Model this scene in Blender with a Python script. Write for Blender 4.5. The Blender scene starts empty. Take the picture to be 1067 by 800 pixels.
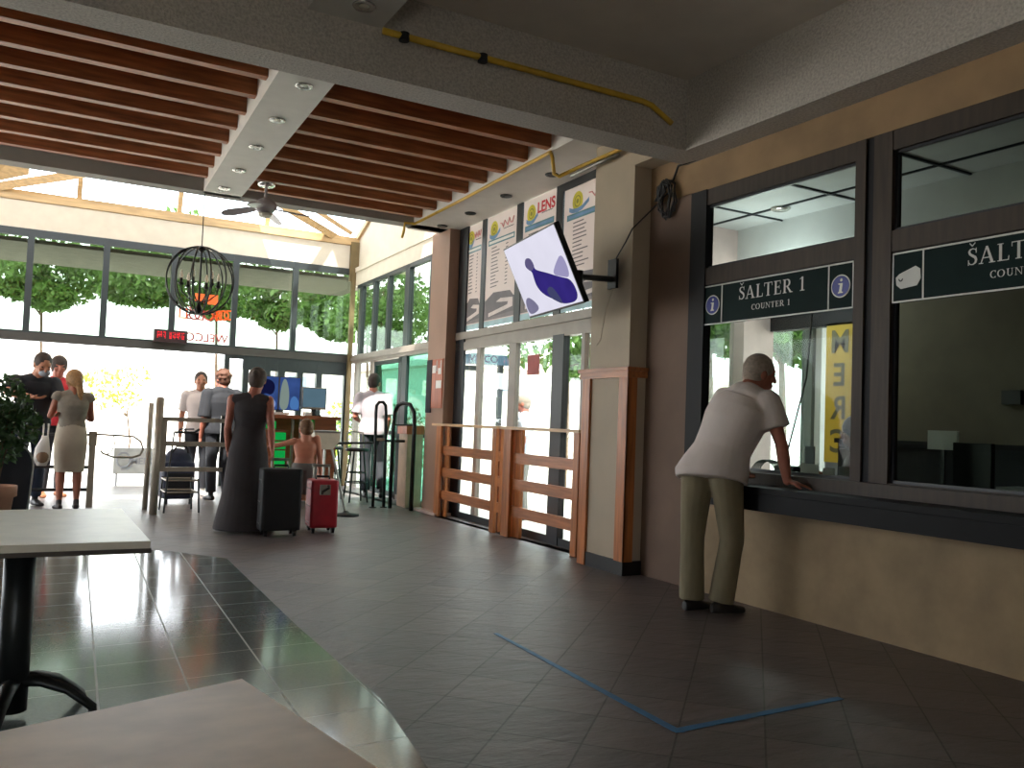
import bpy, bmesh, math, random
from mathutils import Vector as V, Matrix, Euler
random.seed(7)
S = bpy.context.scene
COL = S.collection
PI = math.pi

# ---------------------------------------------------------------- materials
def lin(c):
    return tuple(((x / 255 + .055) / 1.055) ** 2.4 if x / 255 > .04045 else x / 255 / 12.92 for x in c)

def newmat(name):
    m = bpy.data.materials.new(name)
    m.use_nodes = True
    nt = m.node_tree
    for n in list(nt.nodes):
        nt.nodes.remove(n)
    return m, nt, nt.nodes.new('ShaderNodeOutputMaterial')

def N(nt, kind, **kw):
    n = nt.nodes.new(kind)
    for k, v in kw.items():
        if k in n.inputs:
            n.inputs[k].default_value = v
        else:
            setattr(n, k, v)
    return n

def mixcol(nt, fac, a, b, blend='MIX'):
    n = nt.nodes.new('ShaderNodeMix')
    n.data_type = 'RGBA'
    n.blend_type = blend
    for i, v in ((0, fac), (6, a), (7, b)):
        if isinstance(v, bpy.types.NodeSocket):
            nt.links.new(v, n.inputs[i])
        else:
            n.inputs[i].default_value = v if i == 0 else (*v[:3], 1)
    return n.outputs[2]

def math_(nt, op, a, b=None):
    n = nt.nodes.new('ShaderNodeMath')
    n.operation = op
    for i, v in enumerate((a, b)):
        if v is None:
            continue
        if isinstance(v, bpy.types.NodeSocket):
            nt.links.new(v, n.inputs[i])
        else:
            n.inputs[i].default_value = v
    return n.outputs[0]

def pm(name, rgb, rough=.6, metal=0., var=.15, scale=6., bump=0., spec=.5, stretch=(1, 1, 1), emit=None, trans=0.):
    m, nt, out = newmat(name)
    b = N(nt, 'ShaderNodeBsdfPrincipled', Roughness=rough, Metallic=metal)
    b.inputs['Specular IOR Level'].default_value = spec
    tc = N(nt, 'ShaderNodeTexCoord')
    mp = N(nt, 'ShaderNodeMapping')
    mp.inputs['Scale'].default_value = stretch
    nt.links.new(tc.outputs['Object'], mp.inputs['Vector'])
    nz = N(nt, 'ShaderNodeTexNoise', Scale=scale, Detail=5.)
    nt.links.new(mp.outputs[0], nz.inputs['Vector'])
    c = lin(rgb)
    lo = tuple(x * (1 - var) for x in c)
    hi = tuple(min(1, x * (1 + var)) for x in c)
    cr = N(nt, 'ShaderNodeMapRange')
    cr.inputs[1].default_value = .3
    cr.inputs[2].default_value = .7
    nt.links.new(nz.outputs[0], cr.inputs[0])
    nt.links.new(mixcol(nt, cr.outputs[0], lo, hi), b.inputs['Base Color'])
    if bump:
        bp = N(nt, 'ShaderNodeBump', Strength=bump, Distance=.02)
        nt.links.new(nz.outputs[0], bp.inputs['Height'])
        nt.links.new(bp.outputs[0], b.inputs['Normal'])
    if emit:
        b.inputs['Emission Color'].default_value = (*lin(emit[0]), 1)
        b.inputs['Emission Strength'].default_value = emit[1]
    sh = b.outputs[0]
    if trans:
        t = N(nt, 'ShaderNodeBsdfTranslucent')
        t.inputs['Color'].default_value = (*c, 1)
        mx = N(nt, 'ShaderNodeMixShader')
        mx.inputs[0].default_value = trans
        nt.links.new(sh, mx.inputs[1])
        nt.links.new(t.outputs[0], mx.inputs[2])
        sh = mx.outputs[0]
    nt.links.new(sh, out.inputs[0])
    return m

def woodmat(name, rgb, axis=1, rough=.45, var=.35):
    st = [14, 14, 14]
    st[axis] = 1.2
    return pm(name, rgb, rough, var=var, scale=2.2, stretch=tuple(st))

def glassmat(name, tint=(235, 240, 240), ior=1.45, rough=0., boost=1.):
    m, nt, out = newmat(name)
    t = N(nt, 'ShaderNodeBsdfTransparent')
    tc = N(nt, 'ShaderNodeTexCoord')
    nz = N(nt, 'ShaderNodeTexNoise', Scale=1.5, Detail=3.)
    nt.links.new(tc.outputs['Object'], nz.inputs['Vector'])
    c = lin(tint)
    nt.links.new(mixcol(nt, nz.outputs[0], tuple(x * .97 for x in c), c), t.inputs['Color'])
    g = N(nt, 'ShaderNodeBsdfGlossy', Roughness=rough)
    ge = N(nt, 'ShaderNodeNewGeometry')
    dt = N(nt, 'ShaderNodeVectorMath', operation='DOT_PRODUCT')
    nt.links.new(ge.outputs['Normal'], dt.inputs[0])
    nt.links.new(ge.outputs['Incoming'], dt.inputs[1])
    q = math_(nt, 'SUBTRACT', 1., math_(nt, 'ABSOLUTE', dt.outputs['Value']))
    q = math_(nt, 'ADD', math_(nt, 'MULTIPLY', math_(nt, 'POWER', q, 5.), .96), .04)
    mx = N(nt, 'ShaderNodeMixShader')
    nt.links.new(math_(nt, 'MULTIPLY', q, boost), mx.inputs[0])
    nt.links.new(t.outputs[0], mx.inputs[1])
    nt.links.new(g.outputs[0], mx.inputs[2])
    nt.links.new(mx.outputs[0], out.inputs[0])
    return m

def emitmat(name, rgb, strength, var=.05, scale=5):
    m, nt, out = newmat(name)
    e = N(nt, 'ShaderNodeEmission', Strength=strength)
    tc = N(nt, 'ShaderNodeTexCoord')
    nz = N(nt, 'ShaderNodeTexNoise', Scale=scale)
    nt.links.new(tc.outputs['Object'], nz.inputs['Vector'])
    c = lin(rgb)
    nt.links.new(mixcol(nt, nz.outputs[0], tuple(x * (1 - var) for x in c), tuple(min(1, x * (1 + var)) for x in c)), e.inputs['Color'])
    nt.links.new(e.outputs[0], out.inputs[0])
    return m

def gridlines(nt, u, v, pu, pv, width):
    """1 on the joints of a grid of period pu, pv."""
    res = []
    for s, p in ((u, pu), (v, pv)):
        a = math_(nt, 'DIVIDE', s, p)
        a = math_(nt, 'FRACT', a)
        a = math_(nt, 'SUBTRACT', a, .5)
        a = math_(nt, 'ABSOLUTE', a)
        res.append(math_(nt, 'GREATER_THAN', a, .5 - width / p / 2))
    return math_(nt, 'MAXIMUM', res[0], res[1])

def slate_floor_mat():
    m, nt, out = newmat('slate tiles')
    b = N(nt, 'ShaderNodeBsdfPrincipled')
    tc = N(nt, 'ShaderNodeTexCoord')
    sp = N(nt, 'ShaderNodeSeparateXYZ')
    nt.links.new(tc.outputs['Object'], sp.inputs[0])
    x, y = sp.outputs[0], sp.outputs[1]
    u = math_(nt, 'ADD', math_(nt, 'SUBTRACT', y, x), 20 * .475 - 1.327 + .2375)
    v = math_(nt, 'ADD', math_(nt, 'ADD', y, x), 20 * .475 - 5.58 + .2375)
    # per-tile tone
    cu = math_(nt, 'FLOOR', math_(nt, 'DIVIDE', math_(nt, 'ADD', u, .2375), .475))
    cv = math_(nt, 'FLOOR', math_(nt, 'DIVIDE', math_(nt, 'ADD', v, .2375), .475))
    cb = N(nt, 'ShaderNodeCombineXYZ')
    nt.links.new(cu, cb.inputs[0]); nt.links.new(cv, cb.inputs[1])
    wn = N(nt, 'ShaderNodeTexWhiteNoise')
    nt.links.new(cb.outputs[0], wn.inputs['Vector'])
    g = gridlines(nt, math_(nt, 'ADD', u, .2375), math_(nt, 'ADD', v, .2375), .475, .475, .012)
    nz = N(nt, 'ShaderNodeTexNoise', Scale=5., Detail=8., Roughness=.65)
    mp = N(nt, 'ShaderNodeMapping')
    mp.inputs['Rotation'].default_value = (0, 0, .78)
    mp.inputs['Scale'].default_value = (1, 2.6, 1)
    nt.links.new(tc.outputs['Object'], mp.inputs[0])
    nt.links.new(mp.outputs[0], nz.inputs['Vector'])
    base = mixcol(nt, nz.outputs[0], lin((54, 51, 53)), lin((138, 128, 126)))
    tone = mixcol(nt, wn.outputs[0], (.78, .78, .8), (1.12, 1.06, 1.04))
    base = mixcol(nt, 1., base, tone, 'MULTIPLY')
    col = mixcol(nt, math_(nt, 'MULTIPLY', g, .8), base, lin((44, 40, 38)))
    nt.links.new(col, b.inputs['Base Color'])
    rr = N(nt, 'ShaderNodeMapRange')
    rr.inputs[3].default_value = .26
    rr.inputs[4].default_value = .5
    nt.links.new(nz.outputs[0], rr.inputs[0])
    nt.links.new(rr.outputs[0], b.inputs['Roughness'])
    hb = math_(nt, 'SUBTRACT', nz.outputs[0], math_(nt, 'MULTIPLY', g, .8))
    bp = N(nt, 'ShaderNodeBump', Strength=.6, Distance=.02)
    nt.links.new(hb, bp.inputs['Height'])
    nt.links.new(bp.outputs[0], b.inputs['Normal'])
    nt.links.new(b.outputs[0], out.inputs[0])
    return m

def polished_floor_mat():
    m, nt, out = newmat('polished granite tiles')
    b = N(nt, 'ShaderNodeBsdfPrincipled')
    tc = N(nt, 'ShaderNodeTexCoord')
    sp = N(nt, 'ShaderNodeSeparateXYZ')
    nt.links.new(tc.outputs['Object'], sp.inputs[0])
    x, y = sp.outputs[0], sp.outputs[1]
    u = math_(nt, 'SUBTRACT', x, math_(nt, 'MULTIPLY', math_(nt, 'SUBTRACT', y, 4.), .041))
    v = math_(nt, 'SUBTRACT', y, math_(nt, 'MULTIPLY', x, .07))
    u = math_(nt, 'ADD', u, 20 * .357 - .311 + .1785)
    v = math_(nt, 'ADD', v, 20 * .363 - 4.06 + .1815)
    g1 = gridlines(nt, math_(nt, 'ADD', u, .1785), 100.2, .357, 1., .009)
    g2 = gridlines(nt, 100.2, math_(nt, 'ADD', v, .1815), 1., .363, .005)
    g = math_(nt, 'MAXIMUM', g1, math_(nt, 'MULTIPLY', g2, .8))
    nz = N(nt, 'ShaderNodeTexNoise', Scale=90., Detail=4.)
    nt.links.new(tc.outputs['Object'], nz.inputs['Vector'])
    n2 = N(nt, 'ShaderNodeTexNoise', Scale=3., Detail=3.)
    nt.links.new(tc.outputs['Object'], n2.inputs['Vector'])
    base = mixcol(nt, nz.outputs[0], lin((74, 82, 80)), lin((136, 146, 142)))
    base = mixcol(nt, math_(nt, 'MULTIPLY', n2.outputs[0], .5), base, lin((92, 98, 98)))
    col = mixcol(nt, g, base, lin((168, 172, 168)))
    nt.links.new(col, b.inputs['Base Color'])
    r = N(nt, 'ShaderNodeMapRange')
    r.inputs[3].default_value = .11
    r.inputs[4].default_value = .5
    nt.links.new(g, r.inputs[0])
    nt.links.new(r.outputs[0], b.inputs['Roughness'])
    b.inputs['Specular IOR Level'].default_value = .7
    bp = N(nt, 'ShaderNodeBump', Strength=.03, Distance=.01)
    nt.links.new(n2.outputs[0], bp.inputs['Height'])
    nt.links.new(bp.outputs[0], b.inputs['Normal'])
    nt.links.new(b.outputs[0], out.inputs[0])
    return m

M = dict(
    slate=slate_floor_mat(), granite=polished_floor_mat(),
    plaster=pm('grey plaster', (150, 146, 140), .85, var=.06, scale=5, bump=.12),
    rough=pm('rough grey render', (186, 180, 174), .9, var=.22, scale=60, bump=.5),
    white=pm('white painted board', (215, 212, 206), .7, var=.04),
    cream=pm('cream painted wall', (216, 206, 188), .7, var=.05),
    beige=pm('beige wall paint', (150, 128, 98), .75, var=.2, scale=4),
    beigeband=pm('ochre wall band', (152, 124, 92), .75, var=.2, scale=3),
    pinkbrown=pm('pinkish brown plaster', (122, 100, 86), .75, var=.14, scale=2),
    pillar=pm('stone beige pillar', (176, 162, 142), .75, var=.08, scale=2),
    ceil=pm('dim ceiling plaster', (214, 205, 194), .9, var=.05, scale=4),
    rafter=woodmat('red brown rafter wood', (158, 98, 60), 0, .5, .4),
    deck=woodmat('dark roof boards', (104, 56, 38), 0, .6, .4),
    pine=woodmat('varnished pine', (170, 104, 60), 1, .38, .28),
    pinev=woodmat('varnished pine upright', (176, 106, 56), 2, .38, .3),
    pinetop=woodmat('pale worn pine top', (206, 164, 118), 1, .4, .2),
    cedar=woodmat('pale skylight timber', (196, 164, 118), 0, .55, .2),
    frame=pm('dark grey green frame', (40, 47, 48), .45, var=.1),
    headfr=pm('grey brown header frame', (66, 63, 58), .5, var=.1),
    greyfr=pm('grey aluminium frame', (150, 140, 130), .45, var=.08),
    blackfr=pm('black slim frame', (26, 28, 34), .45, var=.1),
    brownfr=woodmat('dark brown window frame', (58, 46, 36), 2, .6, .25),
    navyfr=pm('near black jamb', (10, 11, 17), .7, var=.1),
    counter=pm('dark counter slab', (14, 14, 16), .6, var=.15, scale=10, spec=.2),
    steel=pm('brushed steel', (150, 148, 142), .3, .9, var=.1, scale=20),
    darksteel=pm('dark painted steel', (44, 48, 50), .4, .4, var=.1),
    greysteel=pm('grey painted tube', (156, 148, 134), .42, .3, var=.12),
    chrome=pm('chrome', (210, 210, 208), .12, 1., var=.03),
    black=pm('black plastic', (18, 18, 20), .45, var=.15),
    yellow=pm('yellow gas pipe paint', (206, 168, 58), .45, var=.12, scale=12),
    glass=glassmat('clear glass', (236, 242, 240)),
    glassg=glassmat('green tinted glass', (150, 196, 182)),
    glassd=glassmat('office glass', (226, 232, 228), boost=.2),
    glassq=glassmat('still office glass', (222, 228, 222), boost=0.),
    glassup=glassmat('grimy upper glass', (208, 216, 208)),
    roofglass=glassmat('skylight glass', (240, 246, 248)),
    tape=pm('blue floor tape', (52, 116, 168), .5, var=.15, scale=20),
    sign=pm('dark green sign board', (20, 38, 38), .7, var=.1, spec=.15),
    signline=pm('pale sign lettering', (214, 216, 212), .5, var=.05),
    signblue=pm('blue info disc', (40, 52, 140), .4, var=.08),
    paper=pm('white paper', (232, 230, 226), .7, var=.03),
    posterw=pm('poster white', (228, 216, 212), .6, var=.03, trans=.3),
    posterlogo=pm('poster yellow', (206, 194, 54), .6),
    posterring=pm('poster olive line', (140, 138, 50), .6),
    posterblue=pm('poster blue', (110, 150, 190), .6),
    posterteal=pm('poster teal', (92, 138, 148), .6),
    posterdark=pm('poster grey print', (110, 104, 108), .6),
    posterred=pm('poster red', (206, 40, 56), .6),
    posterpink=pm('poster pink', (226, 158, 158), .6),
    postersky=pm('poster pale blue', (176, 208, 216), .6),
    posterbus=pm('poster bus grey', (132, 124, 126), .6, var=.15),
    posterbusl=pm('poster bus pale', (222, 210, 206), .6),
    orange=pm('self lit orange sticker', (232, 96, 30), .5, emit=((232, 96, 30), .35)),  # sticker is no lamp, emission added to brighten its orange
    redtxt=pm('dark red sticker', (176, 60, 56), .5),
    ledcase=pm('display case', (48, 22, 22), .5),
    led=emitmat('red light dots', (255, 50, 60), 1.3),
    tabletop=pm('beige laminate top', (222, 200, 182), .36, var=.14, scale=9, stretch=(1, 1.5, 1)),
    tabletop2=pm('pale laminate top', (226, 220, 208), .3, var=.08, scale=10),
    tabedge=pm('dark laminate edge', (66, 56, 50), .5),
    leaf=pm('leaf green', (84, 114, 52), .5, var=.45, scale=3, trans=.45),
    leafd=pm('dark leaf green', (58, 86, 46), .5, var=.5, scale=9, trans=.2),
    leafy=pm('yellow leaf green', (170, 190, 70), .5, var=.3, trans=.5),
    bark=pm('bark', (96, 78, 60), .85, var=.3),
    terracotta=pm('terracotta', (176, 128, 104), .7, var=.15),
    pave=pm('pale paving', (206, 202, 194), .8, var=.06, scale=2),
    house=pm('white house render', (232, 228, 220), .8, var=.04),
    housewin=pm('house window grey', (120, 134, 146), .3),
    roof=pm('pale house roof', (196, 182, 170), .8),
    awning=pm('awning grey', (128, 122, 112), .8, var=.2, trans=.25),
    skin=pm('skin', (176, 120, 92), .55, var=.08, scale=14),
    skinp=pm('ruddy skin', (168, 102, 82), .55, var=.1, scale=14),
    skint=pm('tanned skin', (150, 90, 68), .55, var=.08, scale=14),
    tee=pm('off white cotton', (212, 200, 194), .85, var=.05, scale=4, bump=.4, stretch=(1.6, 1.6, .7)),
    polo=pm('white polo cotton', (182, 172, 178), .85, var=.04),
    khaki=pm('olive khaki cotton', (124, 114, 90), .85, var=.16, scale=5, bump=.5, stretch=(1.6, 1.6, .8)),
    dark=pm('dark navy fabric', (38, 40, 46), .85, var=.15),
    blackcloth=pm('black cotton', (36, 38, 44), .85, var=.15),
    redcloth=pm('red cotton', (186, 40, 48), .85, var=.12),
    greytop=pm('grey knit', (124, 116, 104), .9, var=.1, scale=20),
    skirt=pm('light taupe skirt', (168, 158, 142), .9, var=.08),
    dress=pm('charcoal long dress', (56, 52, 54), .88, var=.14),
    greyshort=pm('grey shorts', (112, 110, 106), .88, var=.1),
    denim=pm('dark denim', (44, 54, 74), .85, var=.15),
    hairg=pm('grey cropped hair', (150, 136, 124), .8, var=.2, scale=60),
    haird=pm('dark brown hair', (52, 38, 30), .7, var=.3, scale=50),
    hairb=pm('light brown hair', (140, 104, 62), .65, var=.25, scale=40),
    shoe=pm('dark shoe leather', (30, 26, 26), .5, var=.1),
    shoew=pm('white shoe', (214, 210, 204), .6),
    eye=pm('dark eye', (20, 16, 14), .3),
    mask=pm('pale grey mask', (150, 156, 164), .8),
    casered=pm('red suitcase shell', (178, 34, 50), .45, var=.12, scale=10),
    caseblk=pm('black suitcase fabric', (17, 18, 23), .7, var=.2, scale=20),
    caseblue=pm('dark blue luggage', (36, 44, 66), .7, var=.2),
    bag=pm('thin white plastic', (226, 222, 216), .5, trans=.4),
    bagstuff=pm('brown contents', (134, 104, 80), .7),
    kiosk=woodmat('counter wood', (150, 88, 56), 0, .45, .25),
    greenglow=emitmat('green lit panel', (24, 190, 84), .55),
    screen=emitmat('blue picture screen', (70, 100, 170), .5, .5, 6),
    monitor=emitmat('pale monitor screen', (120, 156, 176), .42, .1),
    fridge=pm('steel drawer', (160, 160, 158), .35, .6),
    tvwhite=emitmat('bright screen sky', (226, 224, 240), .92, .10, 3),
    tvpurple=emitmat('purple screen shape', (66, 52, 150), .55, .35, 4),
    tvgrey=emitmat('grey screen shape', (150, 146, 180), .6, .2, 4),
    board=woodmat('orange brown board', (176, 92, 54), 2, .5, .2),
    banner=pm('yellow banner', (214, 190, 92), .7, var=.05, trans=.4),
    bannertxt=pm('banner grey letters', (116, 112, 84), .7),
    greyban=pm('banner end grey', (150, 152, 156), .7),
    officewall=pm('office wall', (112, 104, 88), .8, var=.08),
    officedark=pm('office dark counter', (30, 36, 44), .6),
    officeceil=pm('office ceiling board', (206, 208, 206), .6, var=.04),
    officefloor=pm('office floor', (92, 86, 80), .6),
    post=pm('office post', (110, 116, 112), .5),
    columnpink=pm('pink grey column', (196, 176, 170), .7, var=.06),
    redpaper=pm('red notice', (190, 120, 116), .7, trans=.3),
    lamp=pm('downlight ring', (190, 188, 182), .25, .8),
    bulb=pm('candle bulb glass', (236, 230, 220), .2, var=.03, trans=.5),
    bulbglass=pm('spotlight lens', (235, 232, 220), .2),
    fanm=pm('fan silver grey', (168, 162, 166), .35, .3),
    darkglass=pm('dark window band', (60, 76, 92), .2),
    car=pm('white car paint', (226, 228, 230), .25),
)

# ---------------------------------------------------------------- mesh helpers
def SX(x, y):
    """the hall's long walls splay a little to the side behind the ticket wall"""
    return x + .035 * (y - 5.2) if y > 5.2 else x

class MB:
    def __init__(s):
        s.b = bmesh.new()
    def face(s, pts):
        return s.b.faces.new([s.b.verts.new(p) for p in pts])
    def box(s, lo, hi, mat=None, bevel=0.):
        g = bmesh.ops.create_cube(s.b, size=1)
        vs = g['verts']
        for v in vs:
            v.co = V([(lo[i] + hi[i]) / 2 + v.co[i] * abs(hi[i] - lo[i]) for i in range(3)])
        if bevel:
            es = list({e for v in vs for e in v.link_edges})
            r = bmesh.ops.bevel(s.b, geom=es, offset=bevel, segments=2, affect='EDGES', profile=.7)
            vs = list({v for f in r['faces'] for v in f.verts} | {v for v in vs if v.is_valid})
        if mat is not None:
            for v in vs:
                v.co = mat @ v.co
        return vs
    def hbox(s, lo, hi):
        """box of the hall, sheared with the long wall"""
        for v in s.box(lo, hi):
            v.co.x = SX(v.co.x, v.co.y)
    def obox(s, c, half, R):
        """oriented box: centre, half sizes, 3 axes as columns"""
        for v in s.box((-1, -1, -1), (1, 1, 1)):
            v.co = V(c) + R @ V((v.co[0] * half[0], v.co[1] * half[1], v.co[2] * half[2]))
    def rings(s, rings, caps=True, closed=False):
        rs = [[s.b.verts.new(p) for p in r] for r in rings]
        n = len(rs[0])
        k = len(rs)
        for i in range(k if closed else k - 1):
            a, c = rs[i], rs[(i + 1) % k]
            for j in range(n):
                s.b.faces.new((a[j], a[(j + 1) % n], c[(j + 1) % n], c[j]))
        if caps and not closed:
            s.b.faces.new(list(reversed(rs[0])))
            s.b.faces.new(rs[-1])
        return rs
    @staticmethod
    def basis(d):
        d = V(d).normalized()
        u = V((0, 0, 1)) if abs(d.z) < .95 else V((1, 0, 0))
        a = d.cross(u).normalized()
        return a, a.cross(d).normalized(), d
    def cyl(s, p0, p1, r, r1=None, n=14):
        r1 = r if r1 is None else r1
        a, b, d = s.basis(V(p1) - V(p0))
        s.rings([[V(p) + (a * math.cos(t) + b * -math.sin(t)) * q for t in [2 * PI * i / n for i in range(n)]] for p, q in ((p0, r), (p1, r1))])
    def tube(s, pts, r, n=8, closed=False):
        pts = [V(p) for p in pts]
        rg = []
        k = len(pts)
        up = None
        for i, p in enumerate(pts):
            d = (pts[(i + 1) % k] - pts[i - 1]) if closed else (pts[min(i + 1, k - 1)] - pts[max(i - 1, 0)])
            d.normalize()
            if up is None:
                a, b, _ = s.basis(d)
            else:
                b = (up - d * up.dot(d)).normalized()
                a = d.cross(b).normalized()
            up = b
            rr = r[i] if isinstance(r, (list, tuple)) else r
            rg.append([p + (a * math.cos(t) + b * -math.sin(t)) * rr for t in [2 * PI * j / n for j in range(n)]])
        s.rings(rg, True, closed)
    def lathe(s, c, prof, n=24):
        s.rings([[(c[0] + r * math.cos(2 * PI * j / n), c[1] + r * math.sin(2 * PI * j / n), c[2] + z) for j in range(n)] for r, z in prof])
    def capcone(s, p0, r0, p1, r1, n=14, sq=1., ax=None, flat=False):
        """tapered limb with round ends"""
        p0, p1 = V(p0), V(p1)
        a, b, d = s.basis(p1 - p0)
        if ax is not None:
            b = (V(ax) - d * V(ax).dot(d)).normalized()
            a = d.cross(b).normalized()
        rg = []
        for p, r, angs in ((p0, r0, (-80, -50, -20, 0)), (p1, r1, (0,) if flat else (0, 20, 50, 80))):
            for t in angs:
                t = math.radians(t)
                q = p + d * math.sin(t) * r
                rr = math.cos(t) * r
                rg.append([q + (a * math.cos(w) + b * -math.sin(w) * sq) * rr for w in [2 * PI * j / n for j in range(n)]])
        s.rings(rg)
    def ell(s, c, r, R=None, u=16, v=10):
        g = bmesh.ops.create_uvsphere(s.b, u_segments=u, v_segments=v, radius=1)
        for w in g['verts']:
            p = V((w.co.x * r[0], w.co.y * r[1], w.co.z * r[2]))
            w.co = V(c) + (R @ p if R is not None else p)
    def loft(s, secs, n=24, power=2.):
        """elliptic sections (centre, rx, ry, axis x, axis y)"""
        rg = []
        for c, rx, ry, ax, ay in secs:
            row = []
            for j in range(n):
                t = 2 * PI * j / n
                cx, sy = math.cos(t), math.sin(t)
                e = 2 / power
                row.append(V(c) + V(ax) * rx * math.copysign(abs(cx) ** e, cx) + V(ay) * ry * math.copysign(abs(sy) ** e, sy))
            rg.append(row)
        s.rings(rg)
    def prism(s, poly, depth, o, ux, uy):
        """flat polygon in the plane o + x ux + y uy, thickened along ux x uy"""
        ux, uy = V(ux), V(uy)
        n = ux.cross(uy).normalized() * depth
        a = [V(o) + ux * x + uy * y for x, y in poly]
        s.face(a[::-1])
        s.face([p + n for p in a])
        k = len(a)
        for i in range(k):
            j = (i + 1) % k
            s.face((a[i], a[j], a[j] + n, a[i] + n))
    def make(s, name, mat, parent=None, smooth=False, loc=None):
        bmesh.ops.recalc_face_normals(s.b, faces=s.b.faces[:])
        me = bpy.data.meshes.new(name)
        if loc is not None:
            bmesh.ops.translate(s.b, verts=s.b.verts[:], vec=-V(loc))
        s.b.to_mesh(me)
        s.b.free()
        if smooth:
            for p in me.polygons:
                p.use_smooth = True
        me.materials.append(mat)
        o = bpy.data.objects.new(name, me)
        COL.objects.link(o)
        if loc is not None:
            o.location = loc
        if parent is not None:
            o.parent = parent
        return o

def tag(o, label, cat, group=None, kind=None):
    o['label'] = label
    o['category'] = cat
    if group:
        o['group'] = group
    if kind:
        o['kind'] = kind
    return o

def thing(name, label, cat, loc=(0, 0, 0), rz=0., group=None):
    o = bpy.data.objects.new(name, None)
    o.empty_display_size = .1
    COL.objects.link(o)
    o.location = loc
    o.rotation_euler = (0, 0, rz)
    return tag(o, label, cat, group)

def dup(root, loc=None, rz=None, label=None):
    """a copy of a thing together with its parts and sub-parts"""
    r = root.copy()
    COL.objects.link(r)
    if loc is not None:
        r.location = loc
    if rz is not None:
        r.rotation_euler = (0, 0, rz)
    if label:
        r['label'] = label
    for ch in list(root.children):
        c = ch.copy()
        COL.objects.link(c)
        c.parent = r
        for g in list(ch.children):
            d = g.copy()
            COL.objects.link(d)
            d.parent = c
    return r

def struct(o, label=None, cat='structure'):
    o['kind'] = 'structure'
    o['category'] = cat
    o['label'] = label or 'plain ' + o.name.split('.')[0].replace('_', ' ') + ' of the station hall'
    return o

def boxobj(name, lo, hi, mat, parent=None, hall=False, bevel=0.):
    m = MB()
    (m.hbox(lo, hi) if hall else m.box(lo, hi, bevel=bevel))
    return m.make(name, mat, parent)

def textobj(name, s, size, o, ux, uy, mat, parent=None, align='CENTER', thick=.002, bold=0., sx=1.):
    cu = bpy.data.curves.new(name, 'FONT')
    cu.body = s
    cu.size = size
    cu.align_x = align
    cu.align_y = 'CENTER'
    cu.extrude = thick / 2
    cu.offset = bold
    t = bpy.data.objects.new(name + '_tmp', cu)
    COL.objects.link(t)
    dg = bpy.context.evaluated_depsgraph_get()
    me = bpy.data.meshes.new_from_object(t.evaluated_get(dg))
    bpy.data.objects.remove(t)
    bpy.data.curves.remove(cu)
    ux, uy = V(ux).normalized(), V(uy).normalized()
    uz = ux.cross(uy)
    for v in me.vertices:
        v.co = V(o) + ux * v.co.x * sx + uy * v.co.y + uz * v.co.z
    me.materials.clear()
    me.materials.append(mat)
    ob = bpy.data.objects.new(name, me)
    COL.objects.link(ob)
    if parent:
        ob.parent = parent
    return ob

# letters with serifs for the counter signs: a list of filled polygons in a cap-height-1 cell
def stroke(pts, ws):
    out = []
    for i in range(len(pts) - 1):
        (x0, y0), (x1, y1) = pts[i], pts[i + 1]
        dx, dy = x1 - x0, y1 - y0
        l = math.hypot(dx, dy) or 1
        nx, ny = -dy / l, dx / l
        a, b = ws[i] / 2, ws[i + 1] / 2
        e = .012
        ex, ey = dx / l * e, dy / l * e
        out.append([(x0 - ex + nx * a, y0 - ey + ny * a), (x0 - ex - nx * a, y0 - ey - ny * a), (x1 + ex - nx * b, y1 + ey - ny * b), (x1 + ex + nx * b, y1 + ey + ny * b)])
    return out

def arc(cx, cy, rx, ry, a0, a1, thick, thin, n=16):
    pts, ws = [], []
    for i in range(n + 1):
        t = math.radians(a0 + (a1 - a0) * i / n)
        pts.append((cx + rx * math.cos(t), cy + ry * math.sin(t)))
        ws.append(thin + (thick - thin) * abs(math.cos(t)))
    return stroke(pts, ws)

def rect(x0, y0, x1, y1):
    return [[(x0, y0), (x1, y0), (x1, y1), (x0, y1)]]

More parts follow.
